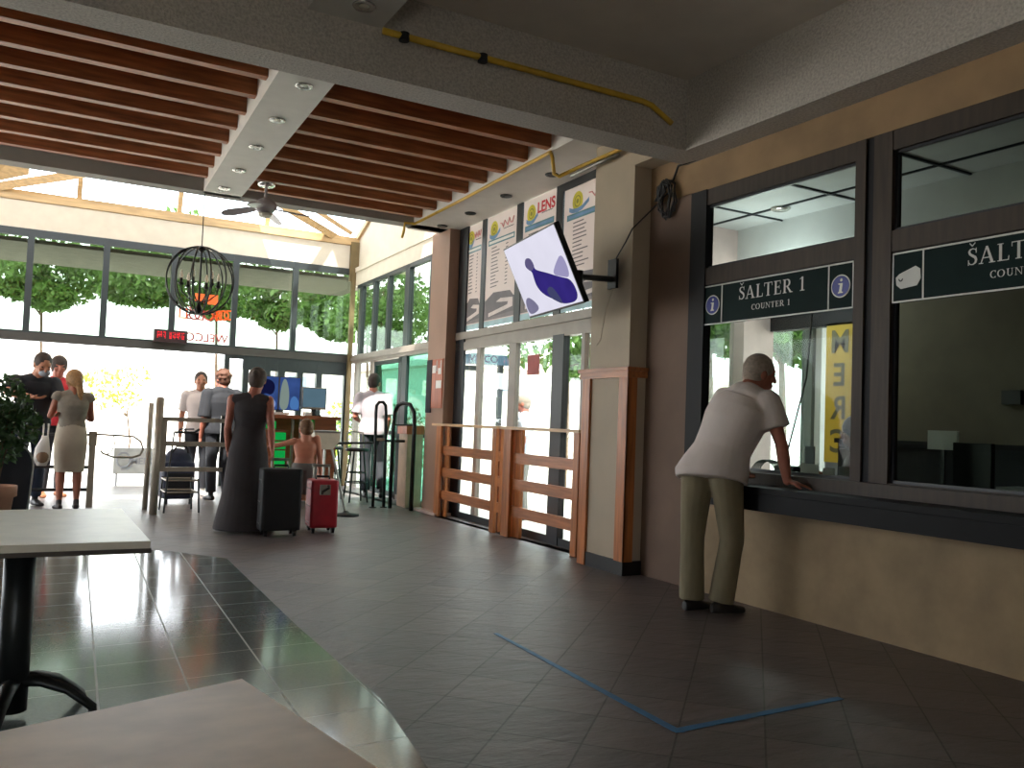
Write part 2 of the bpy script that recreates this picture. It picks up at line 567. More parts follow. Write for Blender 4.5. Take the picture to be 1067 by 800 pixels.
def glyph(ch):
    K, k, f = .15, .055, .05
    def stem(x, a=0, b=1, s0=True, s1=True):
        r = rect(x - K / 2, a, x + K / 2, b)
        if s0: r += rect(x - .16, a, x + .16, a + f)
        if s1: r += rect(x - .16, b - f, x + .16, b)
        return r
    if ch in 'SŠ':
        p = [(.50, .80), (.44, .92), (.31, .965), (.17, .92), (.115, .80), (.16, .66), (.3, .55), (.44, .45), (.5, .3), (.46, .14), (.33, .04), (.19, .05), (.1, .16), (.08, .24)]
        w = [.05, .05, .06, .09, .12, .13, .15, .15, .13, .11, .07, .05, .05, .05]
        g = stroke(p, w) + rect(.475, .70, .52, 1.) + rect(.06, 0, .105, .32)
        if ch == 'Š':
            g += stroke([(.14, 1.3), (.29, 1.12)], [.05, .07]) + stroke([(.44, 1.3), (.29, 1.12)], [.05, .07])
        return g, .60
    if ch == 'A':
        return [[(.12, 0), (.06, 0), (.36, 1), (.44, 1)], [(.34, 1), (.46, 1), (.78, 0), (.62, 0)]] + rect(.2, .3, .62, .36) + rect(-.02, 0, .22, f) + rect(.52, 0, .86, f), .86
    if ch == 'L':
        return stem(.2) + rect(.2, 0, .62, k) + [[(.57, 0), (.63, 0), (.65, .26), (.61, .26)]], .68
    if ch == 'T':
        return stem(.38, s1=False) + rect(.02, 1 - k, .74, 1) + rect(.02, .74, .06, 1) + rect(.70, .74, .74, 1), .78
    if ch == 'E':
        return stem(.2) + rect(.2, 0, .62, k) + rect(.2, 1 - k, .6, 1) + rect(.2, .5, .5, .5 + k) + rect(.48, .4, .52, .65) + rect(.57, .74, .61, 1) + [[(.58, 0), (.63, 0), (.66, .26), (.62, .26)]], .70
    if ch == 'R':
        return stem(.2) + rect(.2, 1 - k, .42, 1) + rect(.2, .46, .42, .46 + k) + arc(.40, .73, .2, .245, 90, -90, .14, k) + [[(.34, .48), (.48, .48), (.82, 0), (.64, 0)]] + rect(.62, 0, .88, f), .86
    if ch == 'C':
        return arc(.42, .5, .32, .475, 50, 310, .15, .05, 24) + rect(.6, .7, .645, 1.) + rect(.6, 0, .645, .24), .74
    if ch == 'O':
        return arc(.43, .5, .34, .475, 0, 360, .15, .05, 30), .88
    if ch == 'U':
        return rect(.15, .32, .29, 1) + rect(.05, 1 - f, .40, 1) + rect(.64, .32, .70, 1) + rect(.54, 1 - f, .82, 1) + arc(.445, .32, .225, .29, 180, 360, .12, .06, 14), .86
    if ch == 'N':
        return rect(.12, 0, .18, 1) + rect(.72, 0, .78, 1) + [[(.08, 1), (.24, 1), (.78, 0), (.72, 0)]] + rect(.02, 0, .3, f) + rect(.6, 1 - f, .9, 1) + rect(.02, 1 - f, .2, 1), .92
    if ch == '1':
        return rect(.2, 0, .34, 1) + rect(.08, 0, .46, f) + [[(.06, .82), (.06, .86), (.24, 1), (.24, .9)]], .54
    if ch == '2':
        return stroke([(.08, .72), (.14, .9), (.28, .97), (.44, .9), (.48, .74), (.40, .54), (.22, .3), (.08, .08)], [.06, .06, .06, .11, .14, .12, .08, .06]) + rect(.06, 0, .52, .1), .6
    return [], .4

def chaikin(poly, n=3):
    for _ in range(n):
        q = []
        for i in range(len(poly)):
            (a, b), (c, d) = poly[i], poly[(i + 1) % len(poly)]
            q += [(a * .75 + c * .25, b * .75 + d * .25), (a * .25 + c * .75, b * .25 + d * .75)]
        poly = q
    return poly

def serif(name, text, h, o, ux, uy, mat, parent, width=None, thick=.003):
    """lettering centred on o"""
    ux, uy = V(ux).normalized(), V(uy).normalized()
    n = ux.cross(uy)
    total = sum(glyph(c)[1] for c in text) + .06 * (len(text) - 1)
    sx = (width / (total * h)) if width else 1.
    m = MB()
    x = -total / 2
    for i, c in enumerate(text):
        polys, w = glyph(c)
        if c == ' ':
            m.make(name, mat, parent)
            m = MB()
        for k, p in enumerate(polys):
            m.face([V(o) + ux * (x + a) * h * sx + uy * (b - .5) * h + n * (thick + .00004 * (k + 1)) for a, b in p])
        x += w + .06
    return m.make(name, mat, parent)
# ---------------------------------------------------------------- people
def blob(name, m, mat, parent, voxel=.009, smooth=3):
    """fuse the shapes of one builder into a single continuous skin"""
    o = m.make(name, mat, None, True)
    r = o.modifiers.new('r', 'REMESH')
    r.mode = 'VOXEL'
    r.voxel_size = voxel
    r.use_smooth_shade = True
    if smooth:
        s = o.modifiers.new('s', 'SMOOTH')
        s.iterations = smooth
        s.factor = .5
    dg = bpy.context.evaluated_depsgraph_get()
    me = bpy.data.meshes.new_from_object(o.evaluated_get(dg))
    o.modifiers.clear()
    old = o.data
    o.data = me
    bpy.data.meshes.remove(old)
    me.name = name
    if not me.materials:
        me.materials.append(mat)
    for p in me.polygons:
        p.use_smooth = True
    o.parent = parent
    return o

def std(H, w=1.):
    """standing joints, x to the person's right side, y the way they face"""
    J = dict(pelvis=(0, 0, .535), neck=(0, -.008, .838), head=(0, .014, .928), chest=None,
             shR=(.108 * w, -.005, .808), shL=(-.108 * w, -.005, .808), elR=(.135 * w, -.02, .625), elL=(-.135 * w, -.02, .63),
             wrR=(.135 * w, .03, .475), wrL=(-.135 * w, .03, .475), hipR=(.05, 0, .52), hipL=(-.05, 0, .52),
             knR=(.055, .008, .285), knL=(-.055, .008, .285), anR=(.055, -.02, .05), anL=(-.055, -.02, .05))
    return {k: (V(v) * H if v else None) for k, v in J.items()}

def hand(m, wr, d, palm, k, spread=.0, curl=.35, thumb=1):
    """palm and five fingers from the wrist along d; palm = normal the palm faces"""
    d = V(d).normalized()
    n = V(palm)
    n = (n - d * n.dot(d)).normalized()
    sd = d.cross(n) * thumb
    c = V(wr) + d * .045 * k
    R = Matrix((sd, d, n)).transposed()
    m.ell(c, (.042 * k, .05 * k, .016 * k), R)
    for i, L in enumerate((.070, .078, .074, .058)):
        off = (.031, .011, -.011, -.031)[i]
        b = V(wr) + d * .082 * k + sd * off * k
        dd = (d + sd * off * 4 * spread).normalized()
        q = b + (dd * math.cos(curl) + n * math.sin(curl)) * L * .5 * k
        e = q + (dd * math.cos(curl * 2.2) + n * math.sin(curl * 2.2)) * L * .5 * k
        m.capcone(b, .0095 * k, q, .0088 * k, 8)
        m.capcone(q, .0088 * k, e, .0072 * k, 8)
    b = V(wr) + d * .03 * k + sd * .036 * k
    q = b + (d * .6 + sd * .7 + n * .25).normalized() * .038 * k
    e = q + (d * .85 + sd * .25 + n * .4).normalized() * .032 * k
    m.capcone(b, .013 * k, q, .0105 * k, 8)
    m.capcone(q, .0105 * k, e, .0085 * k, 8)

def frame_of(J):
    up = (J['neck'] - J['pelvis']).normalized()
    rt = (J['shR'] - J['shL']).normalized()
    rt = (rt - up * rt.dot(up)).normalized()
    rh = (J['hipR'] - J['hipL']).normalized()
    fw = up.cross(rt).normalized()
    return up, rt, fw, rh

def spine(J, t):
    p, q = J['pelvis'], J['neck']
    c = J['chest']
    if c is None:
        return p.lerp(q, t)
    return p.lerp(c, t / .6) if t < .6 else c.lerp(q, (t - .6) / .4)

# half widths across and front to back, by height along the spine (share of the body height)
TORSO = [(-.10, .086, .066), (0., .093, .070), (.16, .088, .066), (.34, .078, .060), (.52, .088, .066), (.70, .098, .068), (.84, .096, .058), (.94, .060, .042), (1., .034, .034)]

def torso(m, J, H, inf=0., t0=-.1, t1=1., w=1., d=1., flare=0., belly=0.):
    up, rt, fw, rh = frame_of(J)
    secs = []
    for t, a, b in TORSO:
        if t < t0 - .001 or t > t1 + .001:
            continue
        k = max(0, min(1, t / .6))
        r = rh.lerp(rt, k).normalized()
        u = up
        if t <= 0:
            c = J['pelvis'] + up * 0 + V((0, 0, -1)) * (-t) * .29 * H
        else:
            c = spine(J, t)
        f = u.cross(r).normalized()
        bl = belly * math.exp(-((t - .28) / .22) ** 2)
        fl = flare * max(0, (.5 - t))
        secs.append((c + f * (.004 * H + bl * .6), a * H * w + inf + fl, b * H * d + inf + bl + fl * .8, r, f))
    m.loft(secs, 24, 2.25)
    if t1 > .8:
        for s in 'RL':
            a = J['neck'] - up * .012 * H
            m.capcone(a.lerp(J['sh' + s], .12), .036 * H + inf, J['sh' + s].lerp(a, .08) - up * .004 * H, .026 * H + inf * .9)
    return secs

def arm(m, J, s, H, inf=0., upto=None, w=1.):
    sh, el, wr = J['sh' + s], J['el' + s], J['wr' + s]
    if upto is None or upto > 1:
        m.capcone(sh, .030 * H * w + inf, el, .0215 * H * w + inf)
        if upto is None:
            m.capcone(el, .0225 * H * w + inf, el.lerp(wr, .45), .0225 * H * w + inf)
            m.capcone(el.lerp(wr, .4), .0225 * H * w + inf, wr, .0145 * H * w + inf)
    else:
        e = sh.lerp(el, upto)
        m.capcone(sh, .030 * H * w + inf, e, (.030 - .006 * upto) * H * w + inf * 1.35, flat=True)

def leg(m, J, s, H, inf=0., upto=2., w=1., cuff=0.):
    hp, kn, an = J['hip' + s], J['kn' + s], J['an' + s]
    if upto <= 1:
        m.capcone(hp, .052 * H * w + inf, hp.lerp(kn, upto), .04 * H * w + inf + cuff, flat=bool(inf > 0))
        return
    m.capcone(hp, .052 * H * w + inf, kn, .034 * H * w + inf)
    m.capcone(kn, .034 * H * w + inf, kn.lerp(an, .35), (.034 if inf <= 0 else .033) * H * w + inf)
    e = an if upto >= 2 else kn.lerp(an, upto - 1)
    m.capcone(kn.lerp(an, .3), .034 * H * w + inf, e, (.02 if inf <= 0 else .025) * H * w + inf + cuff, flat=bool(inf > 0))

def headbits(m, J, H, fwd, up=(0, 0, 1), face=True):
    """skull, jaw, nose, ears"""
    f = V(fwd).normalized()
    u = V(up)
    u = (u - f * u.dot(f)).normalized()
    r = f.cross(u).normalized()
    R = Matrix((r, f, u)).transposed()
    k = H / 1.75 * J.get('hk', 1.07)
    c = J['head']
    m.ell(c + u * .018 * k, (.077 * k, .097 * k, .099 * k), R)
    m.ell(c + f * .022 * k - u * .055 * k, (.058 * k, .068 * k, .062 * k), R)
    m.ell(c + f * .062 * k - u * .094 * k, (.026 * k, .022 * k, .022 * k), R)
    m.capcone(J['neck'] - (J['head'] - J['neck']).normalized() * .02 * k, .066 * k, c - u * .05 * k - f * .012 * k, .058 * k)
    for s in (-1, 1):
        m.ell(c + r * s * .077 * k - u * .012 * k - f * .004 * k, (.011 * k, .02 * k, .032 * k), R)
    if face:
        m.capcone(c + f * .090 * k + u * .012 * k, .010 * k, c + f * .108 * k - u * .032 * k, .015 * k, 10)
        m.ell(c + f * .080 * k + u * .026 * k, (.052 * k, .016 * k, .012 * k), R)
        m.ell(c + f * .086 * k - u * .066 * k, (.024 * k, .012 * k, .012 * k), R)
        for s in (-1, 1):
            m.ell(c + f * .070 * k + r * s * .038 * k - u * .025 * k, (.022 * k, .02 * k, .022 * k), R)
    return c, r, f, u, k

def eyes(J, H, fwd, up, root):
    f = V(fwd).normalized()
    u = V(up)
    u = (u - f * u.dot(f)).normalized()
    r = f.cross(u).normalized()
    k = H / 1.75 * J.get('hk', 1.07)
    for s in (-1, 1):
        m = MB()
        R = Matrix((r, f, u)).transposed()
        m.ell(J['head'] + f * .084 * k + r * s * .031 * k + u * .008 * k, (.013 * k, .008 * k, .007 * k), R, 10, 6)
        m.make('eye', M['eye'], root, True)

def hair(J, H, fwd, up, root, mat, style='short'):
    f = V(fwd).normalized()
    u = V(up)
    u = (u - f * u.dot(f)).normalized()
    r = f.cross(u).normalized()
    R = Matrix((r, f, u)).transposed()
    k = H / 1.75 * J.get('hk', 1.07)
    c = J['head']
    m = MB()
    g = .006 if style == 'crop' else .014
    m.ell(c + u * .030 * k - f * .010 * k, ((.080 + g) * k, (.094 + g) * k, (.092 + g) * k), R)
    m.ell(c - f * .040 * k - u * .015 * k, ((.070 + g) * k, (.060 + g) * k, (.070 + g) * k), R)
    if style == 'curly':
        for i in range(26):
            a = random.uniform(0, 2 * PI)
            b = random.uniform(-.3, 1.4)
            d = (r * math.cos(a) * math.cos(b) + f * (math.sin(a) * math.cos(b) * .9 - .25) + u * math.sin(b))
            m.ell(c + u * .03 * k + d * .088 * k, (.026 * k,) * 3)
    if style == 'bun':
        m.ell(c - f * .095 * k + u * .05 * k, (.042 * k, .04 * k, .042 * k), R)
    if style == 'tail':
        m.ell(c - f * .07 * k - u * .02 * k, (.070 * k, .05 * k, .085 * k), R)
        q = c - f * .09 * k
        m.capcone(q, .045 * k, q - u * .16 * k + r * .02 * k - f * .01 * k, .036 * k)
        m.capcone(q - u * .14 * k + r * .02 * k, .036 * k, q - u * .32 * k + r * .025 * k, .012 * k)
    return blob('hair', m, mat, root, .009, 2)

def shoes(J, H, root, mat, dirs, flat=False):
    for s in 'RL':
        d = V(dirs[s]).normalized()
        an = J['an' + s]
        k = H / 1.75
        m = MB()
        z0 = V((an.x, an.y, 0))
        heel = z0 - d * .045 * k
        toe = z0 + d * .17 * k
        sd = d.cross(V((0, 0, 1)))
        m.loft([(heel - d * .02 * k + V((0, 0, .035 * k)), .026 * k, .030 * k, sd, (0, 0, 1)), (heel + d * .02 * k + V((0, 0, .042 * k)), .036 * k, .040 * k, sd, (0, 0, 1)),
                (z0 + d * .05 * k + V((0, 0, .038 * k)), .038 * k, .036 * k, sd, (0, 0, 1)), (z0 + d * .11 * k + V((0, 0, .028 * k)), .046 * k, .026 * k, sd, (0, 0, 1)),
                (toe + V((0, 0, .022 * k)), .030 * k, .02 * k, sd, (0, 0, 1))], 18, 2.4)
        if not flat:
            m.capcone(z0 + V((0, 0, .04 * k)), .036 * k, an + V((0, 0, .03 * k)), .034 * k)
        blob('shoe', m, mat, root, .008, 2)

def person(label, loc, rz, H, J, skin, fwd=(0, 1, 0), up=(0, 0, 1), face=True, hairmat=None, hairstyle='short', top=None, bottom=None, shoemat=None,
           footdir=None, hands=None, width=1., name='person', voxel=.0095, group=None, legs=True, belly=0.):
    root = thing(name, label, 'person', loc, rz, group)
    fd = footdir or dict(R=(.15, 1, 0), L=(-.15, 1, 0))
    k = H / 1.75
    m = MB()
    torso(m, J, H, -.006, w=width, belly=belly)
    for s in 'RL':
        arm(m, J, s, H, w=width ** .5)
        hd = (hands or {}).get(s)
        d = J['wr' + s] - J['el' + s]
        pn = (V((0, 1, 0)).cross(d)) if s == 'R' else d.cross(V((0, 1, 0)))
        if hd:
            d = hd.get('d', d)
            pn = hd.get('n', pn)
        hand(m, J['wr' + s], d, pn, k * .98, (hd or {}).get('spread', 0.), (hd or {}).get('curl', .35), (hd or {}).get('thumb', 1 if s == 'R' else -1))
        if legs:
            leg(m, J, s, H, -.004)
            a = J['an' + s]
            q = V((a.x, a.y, 0)) + V(fd[s]).normalized() * .12 * k
            m.capcone(V((a.x, a.y, .045 * k)), .03 * k, q + V((0, 0, .026 * k)), .022 * k)
            m.capcone(V((a.x, a.y, .045 * k)), .03 * k, a, .03 * k)
    headbits(m, J, H, fwd, up, face)
    blob('body', m, skin, root, voxel, 3)
    if hairmat:
        hair(J, H, fwd, up, root, hairmat, hairstyle)
    if face:
        eyes(J, H, fwd, up, root)
    if top:
        m = MB()
        inf = top.get('inf', .014)
        torso(m, J, H, inf, top.get('t0', -.1), top.get('t1', .94), width, top.get('d', 1.), top.get('flare', .0), belly)
        for s in 'RL':
            if top.get('sleeve', .6) > 0:
                arm(m, J, s, H, inf + .004, top.get('sleeve', .6), width ** .5)
            else:
                pass
        blob(top.get('name', 'shirt'), m, top['mat'], root, .0095, 3)
    if bottom:
        m = MB()
        t = bottom['type']
        if t in ('trousers', 'shorts'):
            up_, rt, fw, rh = frame_of(J)
            torso(m, J, H, .008, -.1, .16, width)
            for s in 'RL':
                leg(m, J, s, H, bottom.get('inf', .012), 1.95 if t == 'trousers' else bottom.get('len', .85), cuff=bottom.get('cuff', 0))
        else:
            up_, rt, fw, rh = frame_of(J)
            fh = V((0, 0, 1)).cross(rh).normalized()
            secs = []
            for z, a, b, off in bottom['secs']:
                secs.append((V((J['pelvis'].x, J['pelvis'].y, z)) + fh * off, a, b, rh, fh))
            m.loft(secs, 28, 2.1)
        blob(bottom.get('name', t), m, bottom['mat'], root, .01, 3)
    if shoemat:
        shoes(J, H, root, shoemat, fd)
    return root
# ---------------------------------------------------------------- the setting
m = MB()
m.box((-5, -4, -.12), (4.6, 14.7, 0)); m.box((4.5, 5.6, -.12), (5.0, 14.7, 0))
struct(m.make('floor', M['slate']), 'brown slate tile floor laid diagonally')
poly = [(-5, -4), (1.36, -4), (1.242, 2.6), (1.377, 3.512), (1.394, 4.87), (1.48, 7.362), (1.127, 7.828), (.493, 8.334), (.057, 8.532), (-5, 8.9)]
m = MB()
m.prism(poly, .003, (0, 0, .0005), (1, 0, 0), (0, 1, 0))
struct(m.make('floor_polished', M['granite']), 'polished dark granite tiles set in a panel of the floor')

# ground and street outside
m = MB()
m.face([(-60, -40, -.13), (70, -40, -.13), (70, 90, -.13), (-60, 90, -.13)])
struct(m.make('ground', M['pave']), 'pale paving outside the station')

# foreground bay: ceiling, beams, hidden walls
struct(boxobj('ceiling', (-5, -4, 3.84), (4.6, 5.0, 3.98), M['ceil']), 'dim plaster ceiling of the near bay')
struct(boxobj('beam', (-5, 4.98, 3.3), (4.2, 5.25, 4.3), M['rough']), 'big concrete beam crossing the hall')
struct(boxobj('beam', (4.2, -4, 3.3), (4.6, 5.25, 3.9), M['rough']), 'concrete beam above the ticket windows')
struct(boxobj('beam', (4.25, 5.25, 3.372), (4.44, 5.69, 4.2), M['pillar']), 'beige fascia between the beam and the stone pillar')
struct(boxobj('beam', (1.3, -4, 3.6), (1.76, 4.98, 3.86), M['white']), 'pale boxed beam under the near ceiling')
m = MB()
m.box((-5.15, -4, 0), (-5, 7.4, 4.3)); m.box((-5.15, 13.2, 0), (-5, 14.8, 6.2)); m.box((-5.15, 4.5, 3.2), (-5, 13.2, 6.2)); m.box((-5.15, 7.4, 0), (-5, 13.2, .6)); m.box((-5.15, 10.1, 0), (-5, 10.5, 4.3))  # unseen side wall, openings sized to let fill light into the hall
struct(m.make('wall_left', M['cream']))
m = MB()
m.box((-5.15, -4.15, 0), (-3.0, -4, 4.3)); m.box((-1.6, -4.15, 0), (4.6, -4, 4.3)); m.box((-3.0, -4.15, 2.2), (-1.6, -4, 4.3))  # unseen wall, opening added to light the beam face and near table
struct(m.make('wall_rear', M['cream']))

# ticket wall
m = MB()
m.box((4.443, -4, 0), (4.60, 5.18, .86)); m.box((4.443, -4, .86), (4.60, .9, 3.05))
struct(m.make('wall_right', M['beige']), 'stained beige wall under the ticket windows')
struct(boxobj('wall_right', (4.443, -4, 3.05), (4.60, 5.72, 3.4), M['beigeband']), 'ochre wall band above the ticket windows')
struct(boxobj('wall_right', (4.443, 5.17, 0), (4.60, 5.72, 3.06), M['pinkbrown']), 'pinkish brown wall strip beside the stone pillar')

def ticket_window(name, y0, y1, jl, jr, low='glassd'):
    """frame from y1 (far) to y0 (near)"""
    root = MB()
    F = 4.443
    root.box((F, y1 - jl, .86), (F + .09, y1, 3.05))
    root.box((F, y0, .86), (F + .09, y0 + jr, 3.05))
    for z0, z1 in ((2.93, 3.05), (2.31, 2.44), (.86, .93)):
        root.box((F + .005, y0 + jr, z0), (F + .085, y1 - jl, z1))
    w = struct(root.make(name, M['brownfr']), 'dark brown ticket window frame')
    b = MB()
    for z0, z1 in ((2.44, 2.93), (.93, 2.31)):
        for a in ((y0 + jr, y0 + jr + .018, z0, z1), (y1 - jl - .018, y1 - jl, z0, z1), (y0 + jr, y1 - jl, z0, z0 + .018), (y0 + jr, y1 - jl, z1 - .018, z1)):
            b.box((F + .03, a[0], a[2]), (F + .05, a[1], a[3]))
    b.make('glazing_bead', M['blackfr'], w)
    boxobj('pane', (F + .052, y0 + jr, 2.44), (F + .058, y1 - jl, 2.93), M['glassd'], w)
    boxobj('pane', (F + .052, y0 + jr, .93), (F + .058, y1 - jl, 2.31), M[low], w)
    return w
w1 = ticket_window('window_1', 3.56, 5.17, .15, .075)
boxobj('jamb', (4.438, 5.0, .84), (4.5, 5.175, 3.052), M['navyfr'], w1)
boxobj('jamb', (4.46, 3.5, .84), (4.52, 3.56, 3.05), M['navyfr'], w1)  # dark strip standing in for the shadowed gap between the two frames
w2 = ticket_window('window_2', 1.7, 3.5, .13, .1, 'glassq')
struct(boxobj('sill', (4.38, 1.0, .84), (4.46, 5.0, .925), M['brownfr']), 'wooden sill of the ticket windows')
struct(boxobj('wall_right', (4.443, .9, .86), (4.60, 1.7, 3.05), M['beige']))

# stone pillars
def pillar(x0, x1, y0, y1, z1, mat, trim=True):
    m = MB()
    m.hbox((x0, y0, 0), (x1, y1, z1))
    p = struct(m.make('column', mat), 'stone beige pillar with pine corner boards' if trim else 'pinkish stone pillar by the glass front')
    return p
p1 = pillar(4.25, 4.66, 5.69, 6.29, 4.1, M['pillar'])
m = MB(); m.hbox((4.235, 5.675, 0), (4.66, 6.31, .115)); m.make('plinth', M['black'], p1)
for lo, hi, mt in (((4.222, 5.662, 1.615), (4.66, 6.40, 1.685), 'pine'), ((4.21, 5.65, 1.67), (4.66, 6.42, 1.70), 'pine'),
                   ((4.232, 5.672, .11), (4.25, 5.80, 1.62), 'pinev'), ((4.232, 5.672, .11), (4.33, 5.69, 1.62), 'pinev'),
                   ((4.225, 6.24, .0), (4.25, 6.36, 1.62), 'pinev')):
    m = MB(); m.hbox(lo, hi); m.make('trim_board', M[mt], p1)
p2 = pillar(4.43, 4.72, 10.02, 10.62, 3.7, pm('pinkish stone', (160, 128, 110), .7, var=.08, scale=2), False)
m = MB(); m.hbox((4.34, 9.95, 0), (4.72, 10.66, .035)); m.make('plinth', M['columnpink'], p2)

# hall ceiling: rafters between white beams
for y in (5.75, 6.15, 6.6, 7.05, 7.5, 7.95, 8.42, 8.88, 9.34, 9.8):
    for x0, x1, zb in ((-5, 1.41, 3.775), (1.80, 3.99, 3.715)):
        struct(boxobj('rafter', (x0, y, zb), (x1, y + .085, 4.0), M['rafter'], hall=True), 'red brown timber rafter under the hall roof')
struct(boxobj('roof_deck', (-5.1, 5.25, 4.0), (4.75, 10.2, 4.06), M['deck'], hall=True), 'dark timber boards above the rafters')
struct(boxobj('beam', (1.40, 5.25, 3.68), (1.815, 10.2, 4.0), M['white'], hall=True), 'white boxed beam with a row of downlights')
struct(boxobj('soffit', (3.95, 5.25, 3.68), (4.62, 10.4, 3.98), M['white'], hall=True), 'white soffit strip above the timetable posters')
struct(boxobj('beam', (-5, 10.1, 3.68), (4.9, 10.32, 4.5), M['plaster']), 'grey beam at the end of the timber ceiling')

# glazed front beside the railings
fr = MB()
GX = 4.61
for y0, y1 in ((9.84, 10.02), (9.28, 9.38), (8.34, 8.51), (6.9, 6.96)):
    fr.hbox((GX - .03, y0, .06), (GX + .03, y1, 2.12))
fr.hbox((GX - .04, 6.29, 2.10), (GX + .05, 10.02, 2.20)); fr.hbox((GX - .05, 6.29, 2.24), (GX + .05, 10.02, 2.33))
fr.hbox((GX - .02, 6.29, 2.19), (GX + .02, 10.02, 2.25))
fr.hbox((GX - .03, 6.29, 0), (GX + .03, 10.02, .07))
wf = struct(fr.make('window_3', M['greyfr']), 'grey framed glass front beside the railings')
m = MB()
m.hbox((GX - .045, 7.28, .0), (GX + .03, 7.50, 2.12))
m.hbox((GX - .04, 9.76, 0), (GX - .005, 10.03, 3.7))
for y0, y1 in ((9.245, 9.355), (8.305, 8.44), (7.41, 7.55), (6.3, 6.36)):
    m.hbox((GX - .03, y0, 2.33), (GX + .04, y1, 3.68))
m.hbox((GX - .03, 6.3, 3.60), (GX + .02, 7.41, 3.68))
m.hbox((GX - .035, 6.29, 0), (GX - .03, 10.0, .08))
m.make('mullion', M['blackfr'], wf)
boxobj('pane', (GX - .003, 6.29, .07), (GX + .003, 9.84, 2.1), M['glass'], wf, hall=True)
boxobj('pane', (GX + .012, 6.29, 2.33), (GX + .018, 9.84, 3.68), M['glass'], wf, hall=True)

# back wall
YB = 14.7
struct(boxobj('wall_back', (-5, YB - .02, 3.82), (5.0, YB + .14, 4.25), M['cream']), 'cream band above the back windows')
struct(boxobj('trim_1', (-5, YB - .07, 4.245), (5.0, YB + .14, 4.385), M['cedar']), 'pale timber rail under the glass roof')
struct(boxobj('trim_2', (-5, YB - .05, 2.16), (4.95, YB + .1, 2.28), M['headfr']), 'grey brown header over the entrance opening')
mul = [-5.0, -4.0, -3.03, -2.05, -1.08, -.12, .91, 1.905, 2.866, 3.863, 4.86]
for i in range(len(mul) - 1):
    a, b = mul[i], mul[i + 1]
    m = MB()
    m.box((a - .045, YB - .04, 2.28), (a + .045, YB + .06, 3.83))
    m.box((a, YB - .035, 3.72), (b, YB + .06, 3.83)); m.box((a, YB - .03, 2.27), (b, YB + .05, 2.31))
    w = struct(m.make('window_%d' % (i + 4), M['frame']), 'upper back window with dark frame over the entrance')
    boxobj('pane', (a, YB + .0, 2.3), (b, YB + .006, 3.75), M['glassup'], w)
m = MB()
for a, b in ((2.755, 2.835), (3.06, 3.15), (3.41, 3.51), (3.63, 3.755), (3.965, 4.065), (4.30, 4.40), (4.80, 4.92)):
    m.box((a, YB - .04, 0), (b, YB + .06, 2.17))
m.box((3.06, YB - .035, 1.93), (4.85, YB + .05, 2.17)); m.box((2.8, YB - .03, 2.10), (3.1, YB + .05, 2.17)); m.box((2.8, YB - .035, 0), (4.85, YB + .05, .12))
d1 = struct(m.make('door_1', M['frame']), 'narrow glazed door panels in the back wall')
boxobj('pane', (2.8, YB, .1), (4.85, YB + .006, 1.95), M['glass'], d1)
m = MB()
m.box((4.83, YB - .12, 0), (4.90, YB - .04, 3.82)); m.box((4.80, YB - .1, 3.6), (4.95, YB - .02, 4.3))
struct(m.make('trim_3', pm('dull yellow post', (112, 96, 62), .6)), 'yellowish corner post of the back wall')

# side wall of the glazed lobby
def lx(y): return 4.60 + .035 * (y - 5.2)
m = MB()
# cream gable with sloping top
def rz(y): return 4.36 + .35 * (YB - y)
for a, b, c, d in ((10.6, 14.7, 3.80, None),):
    p = [(a, c), (b, c), (b, rz(b)), (a, rz(a))]
    v0 = [(lx(y) + .02, y, z) for y, z in p]
    v1 = [(lx(y) + .16, y, z) for y, z in p]
    m.rings([v0, v1])
struct(m.make('wall_lobby', M['cream']), 'cream gable wall of the glazed lobby')
m = MB()
m.hbox((4.575, 10.6, 3.52), (4.70, 14.7, 3.82)); m.hbox((4.555, 10.6, 3.76), (4.70, 14.7, 3.84))
struct(m.make('trim_4', M['cream']), 'stepped cream moulding above the lobby windows')
m = MB()
m.rings([[(lx(y) - .03 + dx, y, rz(y) + dz) for dx, dz in ((0, -.03), (.2, -.03), (.2, .07), (0, .07))] for y in (14.72, 10.2)])
struct(m.make('trim_5', M['cedar']), 'sloping timber along the lobby gable')
m = MB()
for y0, y1 in ((14.2, 14.34), (13.5, 13.6), (12.79, 12.88), (11.87, 12.05), (10.95, 11.05)):
    m.hbox((4.58, y0, 2.25), (4.66, y1, 3.53))
m.hbox((4.58, 10.6, 3.46), (4.66, 14.5, 3.54))
w = struct(m.make('window_14', M['frame']), 'upper lobby windows in dark frames')
boxobj('pane', (4.615, 10.6, 2.3), (4.62, 14.6, 3.5), M['glassup'], w, hall=True)
m = MB()
m.hbox((4.56, 10.6, 2.14), (4.68, 14.6, 2.29)); m.hbox((4.54, 10.6, 2.19), (4.6, 14.6, 2.24))
for y0, y1 in ((13.42, 13.55), (14.3, 14.42), (10.62, 10.7)):
    m.hbox((4.57, y0, 0), (4.66, y1, 2.2))
m.hbox((4.58, 10.6, 0), (4.65, 12.1, .08))
d2 = struct(m.make('door_2', M['greyfr']), 'lobby side doorway with pale frame')
boxobj('pane', (4.612, 13.5, .02), (4.618, 14.35, 2.15), M['glass'], d2, hall=True)
m = MB()
m.hbox((4.585, 12.08, 0.0), (4.625, 12.2, 2.15)); m.hbox((4.585, 11.86, .0), (4.635, 12.06, 2.15)); m.hbox((4.585, 13.3, .05), (4.625, 13.36, 2.12)); m.hbox((4.585, 12.1, 2.06), (4.625, 13.36, 2.12)); m.hbox((4.585, 12.1, .02), (4.625, 13.36, .1)); m.hbox((4.58, 11.0, .95), (4.63, 13.3, 1.02))
m.make('sliding_leaf', M['frame'], d2)
boxobj('pane', (4.60, 12.1, .05), (4.606, 13.33, 2.1), M['glassg'], d2, hall=True)
